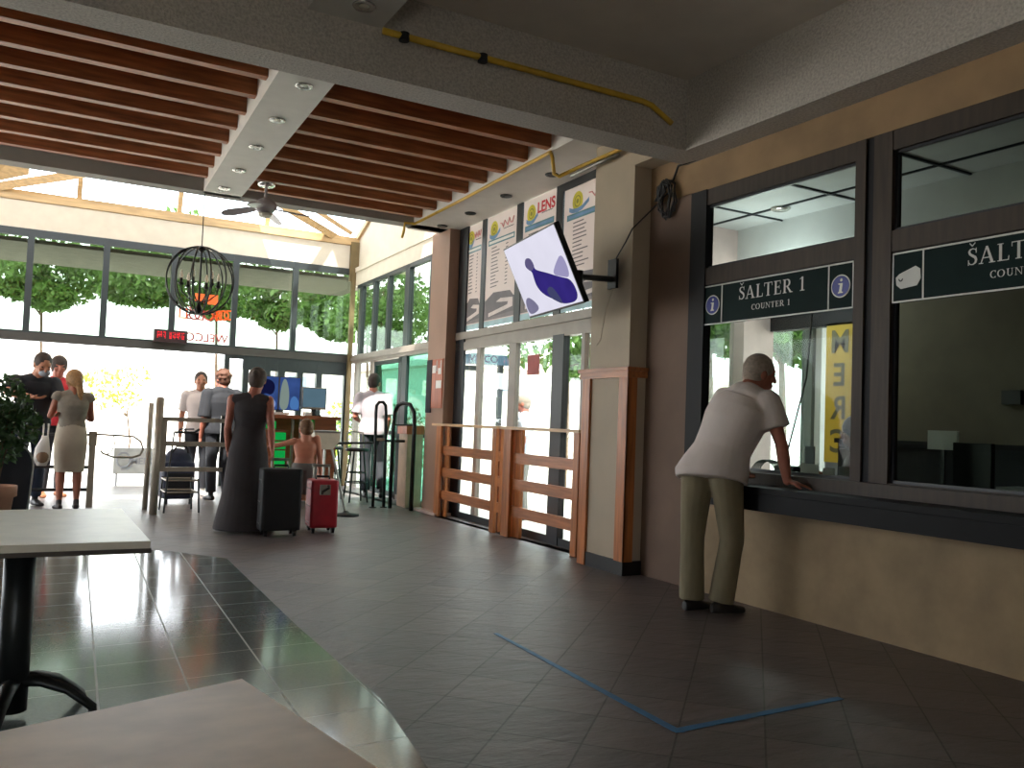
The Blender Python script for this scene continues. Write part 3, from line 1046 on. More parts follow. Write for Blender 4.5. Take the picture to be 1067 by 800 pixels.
boxobj('pane', (4.612, 10.7, .05), (4.618, 12.0, 2.15), M['glassg'], d2, hall=True)

# glass roof over the lobby
def mz(y): return 4.38 + 3 * (YB + .05 - y)
m = MB()
yk = 14.5
m.face([(-5, YB + .05, 4.38), (4.9, YB + .05, 4.38), (4.9, yk, mz(yk)), (-5, yk, mz(yk))])
m.face([(2.9, yk, mz(yk)), (4.1, yk, mz(yk)), (4.1, 13.3, mz(yk) + .25), (2.9, 13.3, mz(yk) + .25)])  # unseen roof pane, sized to let that sun patch through
m.face([(4.1, YB + .05, 4.4), (4.95, YB + .05, 4.4), (4.9, 12.5, rz(12.5) + .06), (4.1, 12.5, rz(12.5) + .06)])
sk = struct(m.make('window_15', M['roofglass']), 'steep glass roof above the lobby')
def raf(x0, y0, z0, x1, y1, z1, w, name='roof_bar'):
    m = MB()
    a, b = V((x0, y0, z0)), V((x1, y1, z1))
    d = (b - a).normalized(); sd = d.cross(V((0, 1, .3))).normalized(); n = sd.cross(d)
    m.obox((a + b) / 2, ((b - a).length / 2, w / 2, .04), Matrix((d, sd, n)).transposed())
    m.make(name, M['cedar'], sk)
for x in (-3.8, -2.4, -.95, .485, 1.935, 3.34):
    raf(x, YB + .06, 4.36, x, yk, mz(yk), .07)
for x0, y0, x1, y1, w in ((4.62, 14.75, 2.6, 13.5, .12), (4.74, 14.5, 2.9, 13.3, .07), (-.80, 14.75, 1.3, 13.5, .12)):
    raf(x0, y0, rz(y0), x1, y1, rz(y1), w, 'hip_bar')
m = MB()
m.face([(-5, yk, mz(yk)), (2.9, yk, mz(yk)), (2.9, 10.2, 6.0), (-5, 10.2, 6.0)]); m.face([(2.9, 13.3, mz(yk) + .25), (5.0, 13.3, mz(yk) + .25), (5.0, 10.2, 6.0), (2.9, 10.2, 6.0)]); m.face([(4.1, yk, mz(yk)), (5.0, yk, mz(yk)), (5.0, 13.3, mz(yk) + .25), (4.1, 13.3, mz(yk) + .25)])
m.make('roof_or_shade_panel', M['cedar'], sk)  # unseen opaque roof, shaped to keep the sun to one wall patch
m = MB()
m.face([(-5, 14.68, 4.40), (-.78, 14.68, 4.40), (-.2, 14.3, 4.55), (-.2, 14.0, 4.9), (-5, 14.0, 4.9)])
m.make('roof_or_shade_panel', M['cedar'], sk)

# ticket office behind the windows
struct(boxobj('floor_office', (4.6, -1, .02), (8.6, 6.6, .1), M['officefloor']), 'floor of the ticket office')
struct(boxobj('ceiling_office', (4.6, -1, 3.25), (8.6, 6.62, 3.35), M['officeceil']), 'pale panel ceiling of the ticket office')
m = MB()
for x in (5.2, 5.8, 7.0, 7.6, 8.2):
    m.box((x, -1, 3.235), (x + .02, 6.6, 3.25))
for y in (0, 1, 2, 3, 4, 5, 5.9):
    m.box((4.6, y, 3.236), (8.6, y + .02, 3.25))
struct(m.make('ceiling_office_joint', M['officedark']), 'dark joints of the office ceiling panels')
struct(boxobj('beam', (6.2, -1, 2.95), (6.5, 6.6, 3.25), M['officeceil']), 'boxed beam under the office ceiling')
struct(boxobj('wall_office', (6.6, -1, .1), (6.7, 5.25, 3.25), M['officewall']), 'dim beige inner wall of the ticket office')
struct(boxobj('wall_office', (4.6, -1.1, .1), (8.6, -1, 3.25), M['officewall']))
m = MB()
m.box((4.6, 6.5, .1), (8.6, 6.62, .72)); m.box((4.6, 6.5, 2.62), (8.6, 6.62, 3.25)); m.box((4.6, 6.5, .72), (5.1, 6.62, 2.62))
struct(m.make('wall_office', M['columnpink']), 'street side wall of the ticket office')
struct(boxobj('column', (6.24, 6.42, .1), (6.65, 6.62, 2.9), M['columnpink']), 'pinkish column between the office windows')
m = MB()
m.box((7.27, 6.46, .72), (7.38, 6.6, 2.7)); m.box((7.50, 6.46, .1), (7.56, 6.6, 2.7)); m.box((5.1, 6.52, .72), (8.6, 6.6, .78)); m.box((5.1, 6.52, 2.6), (8.6, 6.6, 2.64)); m.box((8.5, 5.25, .1), (8.6, 6.6, .75)); m.box((8.5, 5.25, 2.45), (8.6, 6.6, 3.25)); m.box((8.5, 5.25, 1.15), (8.58, 6.6, 1.35))
w = struct(m.make('window_16', M['post']), 'street windows of the ticket office')
boxobj('pane', (5.1, 6.56, .75), (8.5, 6.566, 2.62), M['glass'], w)
boxobj('pane', (8.54, 5.25, .75), (8.546, 6.5, 2.45), M['glass'], w)
struct(boxobj('column', (7.30, 6.36, .1), (7.38, 6.44, 2.85), M['officeceil']), 'white upright pipe by the office windows')
struct(boxobj('partition', (6.58, 5.25, 2.24), (6.68, 6.4, 2.45), M['navyfr']), 'dark lintel over the inner office doorway')
struct(boxobj('partition', (6.58, 5.25, .1), (6.68, 5.34, 2.3), M['navyfr']), 'dark jamb of the inner office doorway')
# ---------------------------------------------------------------- people
def JJ(H, off=(0, 0, 0), **kw):
    J = std(H)
    for k, v in kw.items():
        J[k] = V(v)
    return J

# the man leaning on the counter (joints in metres around his own base)
o = V((4.0, 4.39, 0))
def w_(x, y, z): return V((x, y, z)) - o
H = 1.78
J = std(H)
J.update(pelvis=w_(4.0, 4.39, .92), chest=w_(4.10, 4.33, 1.20), neck=w_(4.195, 4.285, 1.475), head=w_(4.305, 4.275, 1.60),
         shR=w_(4.245, 4.135, 1.40), shL=w_(4.185, 4.47, 1.42), elR=w_(4.285, 4.045, 1.13), elL=w_(4.30, 4.55, 1.14),
         wrR=w_(4.285, 3.99, .895), wrL=w_(4.36, 4.42, .905), hipR=w_(4.045, 4.29, .90), hipL=w_(3.965, 4.48, .90),
         knR=w_(4.10, 4.28, .49), knL=w_(3.925, 4.47, .49), anR=w_(4.045, 4.315, .055), anL=w_(3.92, 4.455, .055))
person('grey-haired man in a white shirt and olive trousers leaning on the ticket counter', tuple(o), 0, H, J, M['skinp'],
       fwd=(.93, -.33, -.12), up=(.25, -.1, 1), hairmat=M['hairg'], hairstyle='crop',
       top=dict(mat=M['tee'], t0=-.1, t1=.97, sleeve=.62, inf=.030, flare=.075, d=1.14, name='shirt'), bottom=dict(type='trousers', mat=M['khaki'], cuff=.02, inf=.02), shoemat=M['shoe'],
       footdir=dict(R=(1, -.25, 0), L=(1, .05, 0)),
       hands=dict(R=dict(d=(.75, -.62, -.2), n=(0, 0, -1), spread=.25, curl=.12, thumb=-1), L=dict(d=(.9, -.5, -.15), n=(0, 0, -1), spread=.2, curl=.1, thumb=1)), voxel=.006, width=1.08)

# black-shirted man writing at the gate
H = 1.88
rz_ = PI + .25
J = std(H)
J.update(neck=V((0, .13, 1.53)), head=V((-.03, .22, 1.69)), chest=V((0, .05, 1.30)), shR=V((.21, .10, 1.48)), shL=V((-.20, .12, 1.47)),
         elR=V((.33, .27, 1.34)), wrR=V((.12, .42, 1.30)), elL=V((-.25, .26, 1.22)), wrL=V((-.18, .45, 1.14)))
person('bearded man in a black polo shirt bending over beside the potted plant', (.02, 11.80, 0), rz_, H, J, M['skin'], fwd=(-.1, .9, -.45), hairmat=M['haird'], hairstyle='crop',
       top=dict(mat=M['blackcloth'], sleeve=.8, inf=.02), bottom=dict(type='trousers', mat=M['denim'], cuff=.008), shoemat=M['shoe'], width=1.12, voxel=.008)
mk = MB(); mk.ell((-.045, .262, 1.585), (.066, .062, .045)); root = bpy.data.objects['person.001']; blob('face_mask', mk, M['mask'], root, .008, 2)
# man in red behind him
H = 1.86
J = std(H)
person('man in a red shirt standing behind the man in black', (.30, 12.95, 0), PI + .3, H, J, M['skinp'], fwd=(.2, 1, -.1), hairmat=M['haird'], hairstyle='short',
       top=dict(mat=M['redcloth'], sleeve=.8), bottom=dict(type='trousers', mat=M['dark']), shoemat=pm('brown shoe', (150, 96, 64), .6))
# woman in a grey skirt
H = 1.63
J = std(H, .93)
J.update(elL=V((-.225, .03, 1.09)), wrL=V((-.17, .22, 1.13)), elR=V((.215, .05, 1.06)), wrR=V((.13, .24, 1.12)))
person('woman with a long fair ponytail in a grey top and pale knee-length skirt', (.44, 11.36, 0), .12, H, J, M['skint'], fwd=(-.35, 1, -.15), hairmat=M['hairb'], hairstyle='tail', face=True,
       top=dict(mat=M['greytop'], sleeve=.18, inf=.012, t0=0.), bottom=dict(type='skirt', name='skirt', mat=M['skirt'], secs=[(.44, .158, .112, 0), (.6, .170, .125, 0), (.78, .180, .135, 0), (.90, .168, .128, 0), (1.0, .150, .11, 0), (1.03, .14, .1, 0)]),
       shoemat=M['shoe'], width=1.02)
# man with a white t-shirt at the entrance
H = 1.77
J = std(H)
person('man in a white T-shirt facing the hall beside the entrance counter', (2.12, 12.95, 0), PI - .2, H, J, M['skin'], fwd=(-.1, 1, 0), hairmat=M['haird'], hairstyle='crop',
       top=dict(mat=M['tee'], sleeve=.7), bottom=dict(type='trousers', mat=M['dark']), shoemat=M['shoew'], footdir=dict(R=(.4, 1, 0), L=(-.3, 1, 0)))
# dark-clothed person
H = 1.79
J = std(H)
J.update(knR=V((.09, .02, .51)), anR=V((.12, -.03, .09)), hipR=V((.09, 0, .93)))
person('dark-clothed person with curly hair seen from behind near the counter', (2.30, 12.3, 0), .15, H, J, M['skinp'], fwd=(-.5, 1, 0), hairmat=pm('auburn hair', (92, 58, 42), .7, var=.3, scale=50), hairstyle='curly', face=False,
       top=dict(mat=M['dark'], sleeve=1., inf=.03, t0=-.1, flare=.03), bottom=dict(type='trousers', mat=M['dark'], cuff=.01), shoemat=M['shoe'], width=1.08)
# woman in the long dress
H = 1.66
J = std(H, 1.)
J.update(elR=V((.215, -.12, 1.06)), wrR=V((.235, -.27, .85)), elL=V((-.21, -.02, 1.05)), wrL=V((-.20, .05, .82)))
J['head'] = V((.055, .03, 1.55)); J['neck'] = V((.02, -.01, 1.375))
person('woman in a long charcoal dress with short hair holding a black suitcase', (1.98, 9.05, 0), -.25, H, J, M['skinp'], fwd=(.2, 1, -.1), hairmat=pm('dull brown hair', (70, 56, 48), .7, var=.3, scale=50), hairstyle='bun', face=False,
       top=dict(mat=M['dress'], sleeve=0, inf=.014, t1=.94, t0=0., name='dress_bodice'),
       bottom=dict(type='dress', name='dress_skirt', mat=M['dress'], secs=[(.025, .31, .26, -.03), (.1, .30, .25, -.03), (.35, .245, .205, -.02), (.6, .215, .175, -.01), (.8, .195, .15, 0), (.95, .165, .125, 0), (1.08, .145, .11, 0), (1.12, .14, .105, 0)]),
       shoemat=M['shoe'], width=1.05)
# boy
H = 1.18
J = std(H, .95)
J.update(shL=V((-.125, 0, .915)), elL=V((-.25, .03, .875)), wrL=V((-.385, .06, .845)), elR=V((.165, -.01, .72)), wrR=V((.18, .0, .565)))
J['head'] = V((0, .02, 1.055)); J['hk'] = 1.36
J['neck'] = V((0, -.005, .945))
person('small boy without a shirt in grey shorts reaching one arm sideways', (2.67, 9.4, 0), -.18, H, J, pm('warm skin', (196, 128, 100), .55), fwd=(-.3, 1, -.05), hairmat=pm('sandy brown hair', (112, 80, 52), .7, var=.3, scale=50), hairstyle='crop', face=True,
       bottom=dict(type='shorts', name='shorts', mat=M['greyshort'], len=1.0, inf=.022), shoemat=M['shoe'], width=1.16, voxel=.007)
# man in a white polo by the side door
H = 1.88
J = std(H, 1.)
J.update(elL=V((-.27, -.05, 1.22)), wrL=V((-.20, .2, 1.15)), elR=V((.235, -.05, 1.2)), wrR=V((.21, .08, .95)),
         hipL=V((-.09, 0, .98)), hipR=V((.1, 0, .98)), knL=V((-.09, -.02, .53)), anL=V((-.07, -.1, .09)), knR=V((.14, .12, .53)), anR=V((.17, -.08, .12)))
person('man in a white polo shirt and dark trousers at the side door', (4.57, 12.5, 0), -.3, H, J, M['skinp'], fwd=(.5, 1, -.1), hairmat=M['haird'], hairstyle='crop', face=True,
       top=dict(mat=M['polo'], sleeve=.85, inf=.02, flare=.02), bottom=dict(type='trousers', mat=M['dark'], cuff=.012), shoemat=M['shoe'], width=1.04)
# someone outside behind the glass front
H = 1.74
J = std(H)
person('person in a pale shirt walking outside behind the glass front', (6.05, 10.45, -.13), .9, H, J, M['skinp'], fwd=(0, 1, 0), hairmat=M['hairg'], hairstyle='crop', face=False,
       top=dict(mat=pm('pale blue shirt', (190, 200, 214), .8), sleeve=.8, inf=.02), bottom=dict(type='trousers', mat=M['greyshort']), shoemat=M['shoe'])
# the clerk
H = 1.66
J = std(H)
sh = V((0, 0, -.34))
for k in J:
    if J[k] is not None:
        J[k] = J[k] + sh
for s, q in (('R', 1), ('L', -1)):
    J['hip' + s] = V((q * .09, 0, .55)); J['kn' + s] = V((q * .1, .42, .53)); J['an' + s] = V((q * .1, .40, .14))
J['wrR'] = V((.14, .30, .86)); J['wrL'] = V((-.14, .30, .86)); J['elR'] = V((.23, .08, .78)); J['elL'] = V((-.23, .08, .78))
person('dark-haired clerk seated behind the first ticket window', (5.56, 4.47, .03), .55, H, J, M['skin'], fwd=(-.1, 1, -.1), hairmat=M['haird'], hairstyle='short',
       top=dict(mat=M['dark'], sleeve=.9, t0=0.), bottom=dict(type='trousers', mat=M['dark']), shoemat=M['shoe'])

# ---------------------------------------------------------------- luggage
def suitcase(name, label, loc, rz, w, d, h, mat, group=None, handle=None, lean=0):
    t = thing(name, label, 'suitcase', loc, rz, group)
    m = MB(); m.box((-w / 2, -d / 2, .055), (w / 2, d / 2, h), bevel=.035)
    m.make('shell', mat, t, True)
    for x in (-w * .36, w * .36):
        for y in (-d * .35, d * .35):
            m = MB(); m.cyl((x - .014, y, .028), (x + .014, y, .028), .028); m.box((x - .02, y - .012, .03), (x + .02, y + .012, .06)); m.make('wheel', M['black'], t)
    rm = M['black'] if mat is not M['casered'] else pm('dark red trim', (120, 22, 36), .5)
    for z in (.18, .5, .82):
        m = MB(); m.box((-w / 2 - .004, -d / 2 + .05, h * z), (w / 2 + .004, d / 2 - .05, h * z + .012)); m.make('rib', rm, t)
    m = MB(); m.tube([(-.07, 0, h - .004), (-.065, 0, h + .028), (.065, 0, h + .028), (.07, 0, h - .004)], .011); m.make('top_handle', M['black'], t)
    if handle:
        m = MB()
        for x in (-.08, .08):
            m.cyl((x, d * .3, h - .02), (x, d * .3, h + handle), .009)
        m.box((-.095, d * .3 - .014, h + handle), (.095, d * .3 + .014, h + handle + .028))
        m.make('pull_handle', M['steel'], t)
    return t
suitcase('suitcase', 'big black upright suitcase beside the long dress', (2.22, 8.64, .003), -.05, .39, .25, .665, M['caseblk'], handle=.07)
t = suitcase('suitcase', 'small bright red hard suitcase on the floor behind the boy', (2.70, 8.80, .003), -.12, .28, .34, .545, M['casered'], handle=.12)
m = MB()
m.box((-.055, -.178, .395), (.055, -.165, .50), bevel=.006); m.make('side_handle_plate', M['steel'], t)
m = MB(); m.tube([(-.03, -.178, .41), (-.032, -.20, .43), (.032, -.20, .47), (.03, -.178, .49)], .013); m.make('side_handle', M['black'], t)
t = thing('travel_bag', 'dark blue travel bag behind the queue barrier', 'bag', (1.72, 11.95, 0), .1)
m = MB(); m.box((-.20, -.16, .06), (.20, .16, .55), bevel=.07); m.ell((0, 0, .56), (.17, .14, .16)); blob('body', m, M['caseblue'], t, .014, 3)
m = MB(); m.box((-.15, -.175, .12), (.15, -.15, .40), bevel=.02); m.make('front_pocket', M['caseblk'], t)
for x in (-.15, .15):
    m = MB(); m.cyl((x, -.13, 0), (x, -.13, .065), .02); m.make('foot', M['black'], t)
m = MB(); m.tube([(-.1, -.1, .66), (-.06, -.15, .74), (.06, -.15, .74), (.1, -.1, .66)], .012); m.make('handle', M['caseblk'], t)

# white carrier bag
t = thing('carrier_bag', 'thin white plastic carrier bag hanging beside the skirt', 'bag', (.15, 11.15, .50), .1)
m = MB()
m.loft([((0, 0, .02), .05, .04, (1, 0, 0), (0, 1, 0)), ((0, 0, .10), .085, .06, (1, 0, 0), (0, 1, 0)), ((.0, 0, .22), .075, .05, (1, 0, 0), (0, 1, 0)), ((.02, 0, .33), .04, .03, (1, 0, 0), (0, 1, 0)), ((.02, 0, .36), .035, .02, (1, 0, 0), (0, 1, 0))], 16)
m.make('pouch', M['bag'], t, True)
for x in (-.005, .045):
    m = MB(); m.tube([(x, 0, .35), (x + .005, 0, .45), (x + .002, 0, .5)], .009); m.make('handle', M['bag'], t)
m = MB(); m.ell((0, -.02, .12), (.068, .05, .08)); m.make('contents', M['bagstuff'], t, True)

# ---------------------------------------------------------------- barriers
def railtube(m, pts, r, n=10): m.tube(pts, r, n)
t = thing('entrance_gate', 'grey tubular gate with rounded loop end beside the skirted woman', 'barrier', (.685, 11.60, 0))
m = MB(); m.box((-.035, -.035, 0), (.035, .035, .88)); m.box((-.045, -.045, .74), (.045, .045, .915)); m.make('post', M['greysteel'], t)
m = MB()
m.tube([(0, 0, .88), (.30, 0, .87), (.46, 0, .86), (.54, 0, .80), (.57, 0, .71), (.54, 0, .64), (.46, 0, .605), (.24, 0, .605), (.12, 0, .65), (.09, 0, .685)], .013, 10)
m.tube([(.23, 0, .87), (.245, 0, .76), (.21, 0, .66), (.15, 0, .635)], .008, 8)
m.make('loop_arm', M['greysteel'], t)
for z in (.87, .48, .21):
    m = MB(); m.tube([(-.75, 0, z), (0, 0, z)], .02 if z < .8 else .015); m.make('rail', M['darksteel'], t)
m = MB(); m.box((-.79, -.03, 0), (-.73, .03, .9)); m.make('post', M['greysteel'], t)

t = thing('queue_barrier', 'tall grey post with bent three-rail tube frame guiding the queue', 'barrier', (1.30, 10.68, 0))
m = MB(); m.cyl((0, 0, 0), (.012, 0, 1.335), .044, .044, 18); m.ell((.012, 0, 1.335), (.044, .044, .02)); m.make('post', M['greysteel'], t, True)
m = MB(); m.cyl((-.03, .55, 0), (-.018, .55, 1.285), .03, .03, 14); m.make('post', M['greysteel'], t, True)
m = MB()
m.box((.04, -.025, 1.075), (.74, .025, 1.125)); m.make('rail', M['greysteel'], t)
m = MB(); m.box((.09, -.025, .79), (.76, .025, .845)); m.make('rail', M['greysteel'], t)
m = MB(); m.box((.04, -.025, .495), (.74, .025, .545)); m.make('rail', M['greysteel'], t)
m = MB(); m.box((.045, -.027, .52), (.10, .027, 1.10)); m.make('upright', M['greysteel'], t)
m = MB(); m.box((.70, -.02, .52), (.74, .02, 1.16)); m.make('upright', M['darksteel'], t)

t = thing('luggage_stand', 'thin dark metal luggage stand beside the queue barrier', 'stand', (1.62, 11.0, 0))
for x, y in ((-.17, -.2), (.18, -.2), (-.17, .2), (.16, .2)):
    m = MB(); m.tube([(x * 1.12, y, 0), (x, y, .40)], .011); m.make('leg', M['darksteel'], t)
for z in (.24, .38):
    m = MB()
    m.tube([(-.18, -.2, z), (.18, -.2, z), (.17, .2, z), (-.18, .2, z)], .010, 8, True); m.make('rail', M['greysteel'], t)
m = MB(); m.tube([(-.12, -.2, .95), (.10, -.2, .95), (.16, -.2, .99)], .014); m.tube([(-.1, -.2, .92), (-.06, -.2, .985), (.1, -.2, .99)], .009); m.tube([(-.12, -.2, .95), (-.17, -.2, .4)], .01); m.make('handle_bar', M['darksteel'], t)

# hoop barriers near the side door
t = thing('hoop_barrier', 'slim upright metal hoop barrier before the man in the polo', 'barrier', (4.14, 11.05, 0))
m = MB(); m.tube([(-.045, 0, 0), (-.045, 0, .7), (-.06, 0, 1.28), (-.055, 0, 1.37), (-.02, 0, 1.42), (.035, 0, 1.425), (.075, 0, 1.38), (.085, 0, 1.28), (.10, 0, .7), (.11, 0, 0)], .022, 12)
m.make('hoop', M['darksteel'], t, True)
m = MB(); m.box((-.06, -.015, .90), (.11, .015, .935)); m.make('crossbar', M['steel'], t)
m = MB(); m.tube([(-.55, .1, .85), (-.06, 0, .87)], .016); m.tube([(.10, 0, .9), (.52, .05, .90)], .018); m.make('side_bar', M['darksteel'], t)
for x in (-.045, .11):
    m = MB(); m.cyl((x, 0, 0), (x, 0, .012), .05); m.make('foot_plate', M['darksteel'], t)
t = thing('hoop_barrier', 'black bent tube barrier behind the end of the railing', 'barrier', (4.33, 10.78, 0))
m = MB(); m.tube([(-.02, .15, 1.30), (0, .10, 1.39), (.03, 0, 1.42), (.09, -.1, 1.40), (.125, -.16, 1.30), (.13, -.18, 1.1), (.13, -.18, 0)], .028, 12); m.tube([(-.03, .17, 1.12), (.12, -.17, 1.13)], .012); m.make('tube', M['black'], t, True)
m = MB(); m.tube([(-.02, .15, 1.30), (-.03, .17, 1.1), (-.03, .17, 0)], .028, 12); m.make('leg', M['black'], t, True)

# ---------------------------------------------------------------- kiosk counter at the back
t = thing('reception_counter', 'wooden reception counter with green lit shelves and worn top', 'counter', (0, 0, 0))
m = MB(); m.box((2.62, 11.5, 1.15), (3.74, 12.22, 1.20), bevel=.006); m.make('worktop', M['kiosk'], t)
m = MB(); m.box((3.40, 11.56, .03), (3.70, 12.2, 1.15)); m.make('end_panel', M['kiosk'], t)
m = MB(); m.box((2.64, 12.1, .03), (3.4, 12.2, 1.15)); m.make('back_panel', M['kiosk'], t)
m = MB(); m.box((2.64, 11.56, .97), (3.06, 12.1, .995)); m.make('shelf', M['kiosk'], t)
m = MB(); m.box((2.64, 11.56, .05), (3.40, 12.1, .09)); m.make('shelf', M['kiosk'], t)
m = MB(); m.box((2.64, 11.60, .10), (2.88, 11.66, .96)); m.make('front_panel', M['kiosk'], t)
for x in (3.08, 3.19):
    m = MB(); m.box((x, 11.54, .05), (x + .03, 11.58, 1.15)); m.make('upright', M['steel'], t)
for i, (x, z, w, h) in enumerate(((2.66, 1.01, .10, .12), (2.80, 1.01, .10, .10), (2.92, .86, .12, .10), (2.92, .74, .12, .10), (2.92, .62, .12, .10), (2.92, .50, .12, .10), (2.92, .38, .12, .10), (3.28, 1.02, .12, .12))):
    g = boxobj('lit_jar', (x, 11.66, z), (x + w, 11.8, z + h), M['greenglow'])
    tag(g, 'green lit box on the reception counter shelf', 'box', 'green lit boxes in the reception counter')
    g['label'] = ('green lit box on the top shelf at the far side of the counter', 'green lit box on the top shelf in the middle of the counter', 'green lit box topmost in the column beside the upright',
                  'second green lit box down the column beside the upright', 'third green lit box down the column beside the upright', 'fourth green lit box down the column beside the upright',
                  'lowest green lit box in the column beside the upright', 'green lit box tucked above the head of the boy')[i]
    if i > 1 and i < 7:
        boxobj('jar_ledge', (x - .02, 11.64, z - .02), (x + w + .02, 11.9, z - .003), M['kiosk'], t)

t = thing('display_screen', 'wide screen with blue pictures standing on the reception counter', 'screen', (3.0, 12.0, 1.20))
m = MB(); m.box((-.30, 0, .06), (.30, .035, .53)); m.make('housing', M['black'], t)
for a, b in ((-.29, -.012), (.012, .29)):
    m = MB(); m.box((a, -.006, .07), (b, 0, .52)); pt = m.make('picture', M['screen'], t)
def blobpoly(name, poly, z, mat):
    m = MB(); m.prism(chaikin(poly, 2), -.002, (0, -z, 0), (1, 0, 0), (0, 0, 1)); return m.make(name, mat, t)
blobpoly('picture_shape', [(-.20, .5), (-.08, .46), (-.05, .36), (-.10, .26), (-.2, .3), (-.26, .2), (-.28, .3)], .009, emitmat('dark blue shape', (26, 30, 74), .5))
blobpoly('picture_shape', [(-.28, .08), (-.05, .08), (-.03, .18), (-.15, .27), (-.28, .2)], .009, emitmat('pale blue shape', (140, 168, 226), .7))
blobpoly('picture_shape', [(.015, .07), (.13, .07), (.15, .3), (.1, .5), (.05, .5), (.015, .3)], .009, emitmat('pale grey green shape', (150, 168, 160), .6))
blobpoly('picture_shape', [(.16, .08), (.285, .08), (.285, .2), (.22, .28), (.16, .22)], .009, emitmat('sky blue shape', (88, 140, 210), .6))
m = MB(); m.box((-.12, -.05, 0), (.12, .08, .015)); m.box((-.03, .0, .01), (.03, .03, .08)); m.make('foot', M['black'], t)
t = thing('computer_monitor', 'pale grey computer monitor on the reception counter', 'monitor', (3.46, 11.85, 1.20))
m = MB(); m.box((-.175, 0, .09), (.175, .04, .40), bevel=.006); m.make('housing', M['steel'], t)
m = MB(); m.box((-.16, -.004, .12), (.16, 0, .385)); m.make('panel', M['monitor'], t)
m = MB(); m.box((-.10, -.04, 0), (.10, .1, .015)); m.box((-.03, .01, .01), (.03, .04, .1)); m.make('foot', M['black'], t)
for i, (x, y, w, d, h, lab) in enumerate(((2.70, 11.62, .07, .07, .09, 'small white cup on the reception counter before the screen'), (2.86, 11.6, .20, .14, .03, 'loose white papers on the reception counter before the screen'), (3.28, 11.66, .10, .10, .05, 'low white box on the counter between screen and monitor'))):
    if i == 0:
        m = MB(); m.lathe((x, y, 1.203), [(.028, 0), (.036, .09), (.032, .09), (.025, .01)], 16); tag(m.make('paper_cup', M['paper'], None, True), lab, 'cup')
    else:
        tag(boxobj('paper_sheaf' if i == 1 else 'card_box', (x, y, 1.203), (x + w, y + d, 1.203 + h), M['paper']), lab, 'papers' if i == 1 else 'box')

# turnstile with white hexagonal head
t = thing('turnstile', 'white faceted turnstile head on splayed legs beside the boy', 'turnstile', (3.17, 10.35, 0))
m = MB()
m.rings([[(-.16, -.12, 1.0), (-.15, -.13, .90), (-.06, -.13, .80), (.07, -.13, .80), (.15, -.13, .90), (.16, -.12, 1.0)], [(-.16, .22, 1.02), (-.15, .22, .92), (-.06, .22, .82), (.07, .22, .82), (.15, .22, .92), (.16, .22, 1.02)]])
m.make('head', pm('off white housing', (206, 196, 176), .4), t)
m = MB(); m.box((-.165, -.125, 1.0), (.165, .225, 1.025)); m.make('lid', M['steel'], t)
m = MB(); m.box((-.05, -.02, 0), (.05, .12, .82)); m.make('column', M['kiosk'], t)
for p in ([(.07, -.08, .83), (.20, -.12, .3), (.27, -.14, .02)], [(-.02, -.1, .82), (-.03, -.12, .4), (-.03, -.14, .02)]):
    m = MB(); m.tube(p, .016, 10); m.make('leg', M['steel'], t)
m = MB(); m.lathe((.27, -.14, 0), [(.16, 0), (.16, .018), (.05, .035), (.02, .06)], 24); m.make('base_disc', M['black'], t, True)

# bar stools
def stool(label, x, y):
    t = thing('bar_stool', label, 'stool', (x, y, 0), .2, 'bar stools at the side door')
    m = MB(); m.lathe((0, 0, .72), [(.02, 0), (.16, .0), (.17, .02), (.16, .045), (.02, .05)], 20); m.make('seat', M['black'], t, True)
    for a in range(4):
        c, s_ = math.cos(a * PI / 2 + .6), math.sin(a * PI / 2 + .6)
        m = MB(); m.tube([(c * .10, s_ * .10, .72), (c * .19, s_ * .19, 0)], .013); m.make('leg', M['darksteel'], t)
    m = MB()
    for z, r in ((.28, .155), (.42, .14)):
        m.tube([(r * math.cos(k * PI / 8), r * math.sin(k * PI / 8), z) for k in range(16)], .008, 8, True)
    m.make('foot_ring', M['darksteel'], t)
    m = MB(); m.tube([(-.14, .05, .76), (-.13, .08, .98), (0, .15, 1.0), (.13, .08, .98), (.14, .05, .76)], .012); m.make('backrest', M['greysteel'], t)
stool('black bar stool with low back under the window by the turnstile', 3.90, 12.35)
stool('black bar stool close to the man in the polo', 4.12, 11.85)

# notice board on the far pillar
t = thing('notice_board', 'orange brown notice board with papers on the far pillar', 'board', (0, 0, 0))
def hq(x, y): return SX(x, y)
def side(name, y0, y1, z0, z1, x, mat, parent, th=.012):
    m = MB(); m.hbox((x - th, y0, z0), (x, y1, z1)); return m.make(name, mat, parent)
side('panel', 10.06, 10.60, 1.36, 2.0, 4.43, M['board'], t)
side('panel', 10.42, 10.60, 1.30, 2.0, 4.425, M['dark'], t)
for y0, y1, z0, z1 in ((10.10, 10.20, 1.80, 1.88), (10.28, 10.40, 1.82, 1.92), (10.08, 10.26, 1.62, 1.72), (10.1, 10.12, 1.88, 1.98), (10.24, 10.26, 1.84, 1.98)):
    side('notice', y0, y1, z0, z1, 4.416, M['paper'], t, .003)
t = thing('terminal_cabinet', 'low cabinet with reddish top beside the far pillar', 'cabinet', (0, 0, 0))
m = MB(); m.hbox((4.32, 10.97, 0), (4.55, 11.3, 1.0)); m.make('carcass', pm('beige cabinet', (188, 160, 136), .6), t)
m = MB(); m.hbox((4.30, 10.96, 1.0), (4.56, 11.32, 1.12)); m.make('top', M['board'], t)

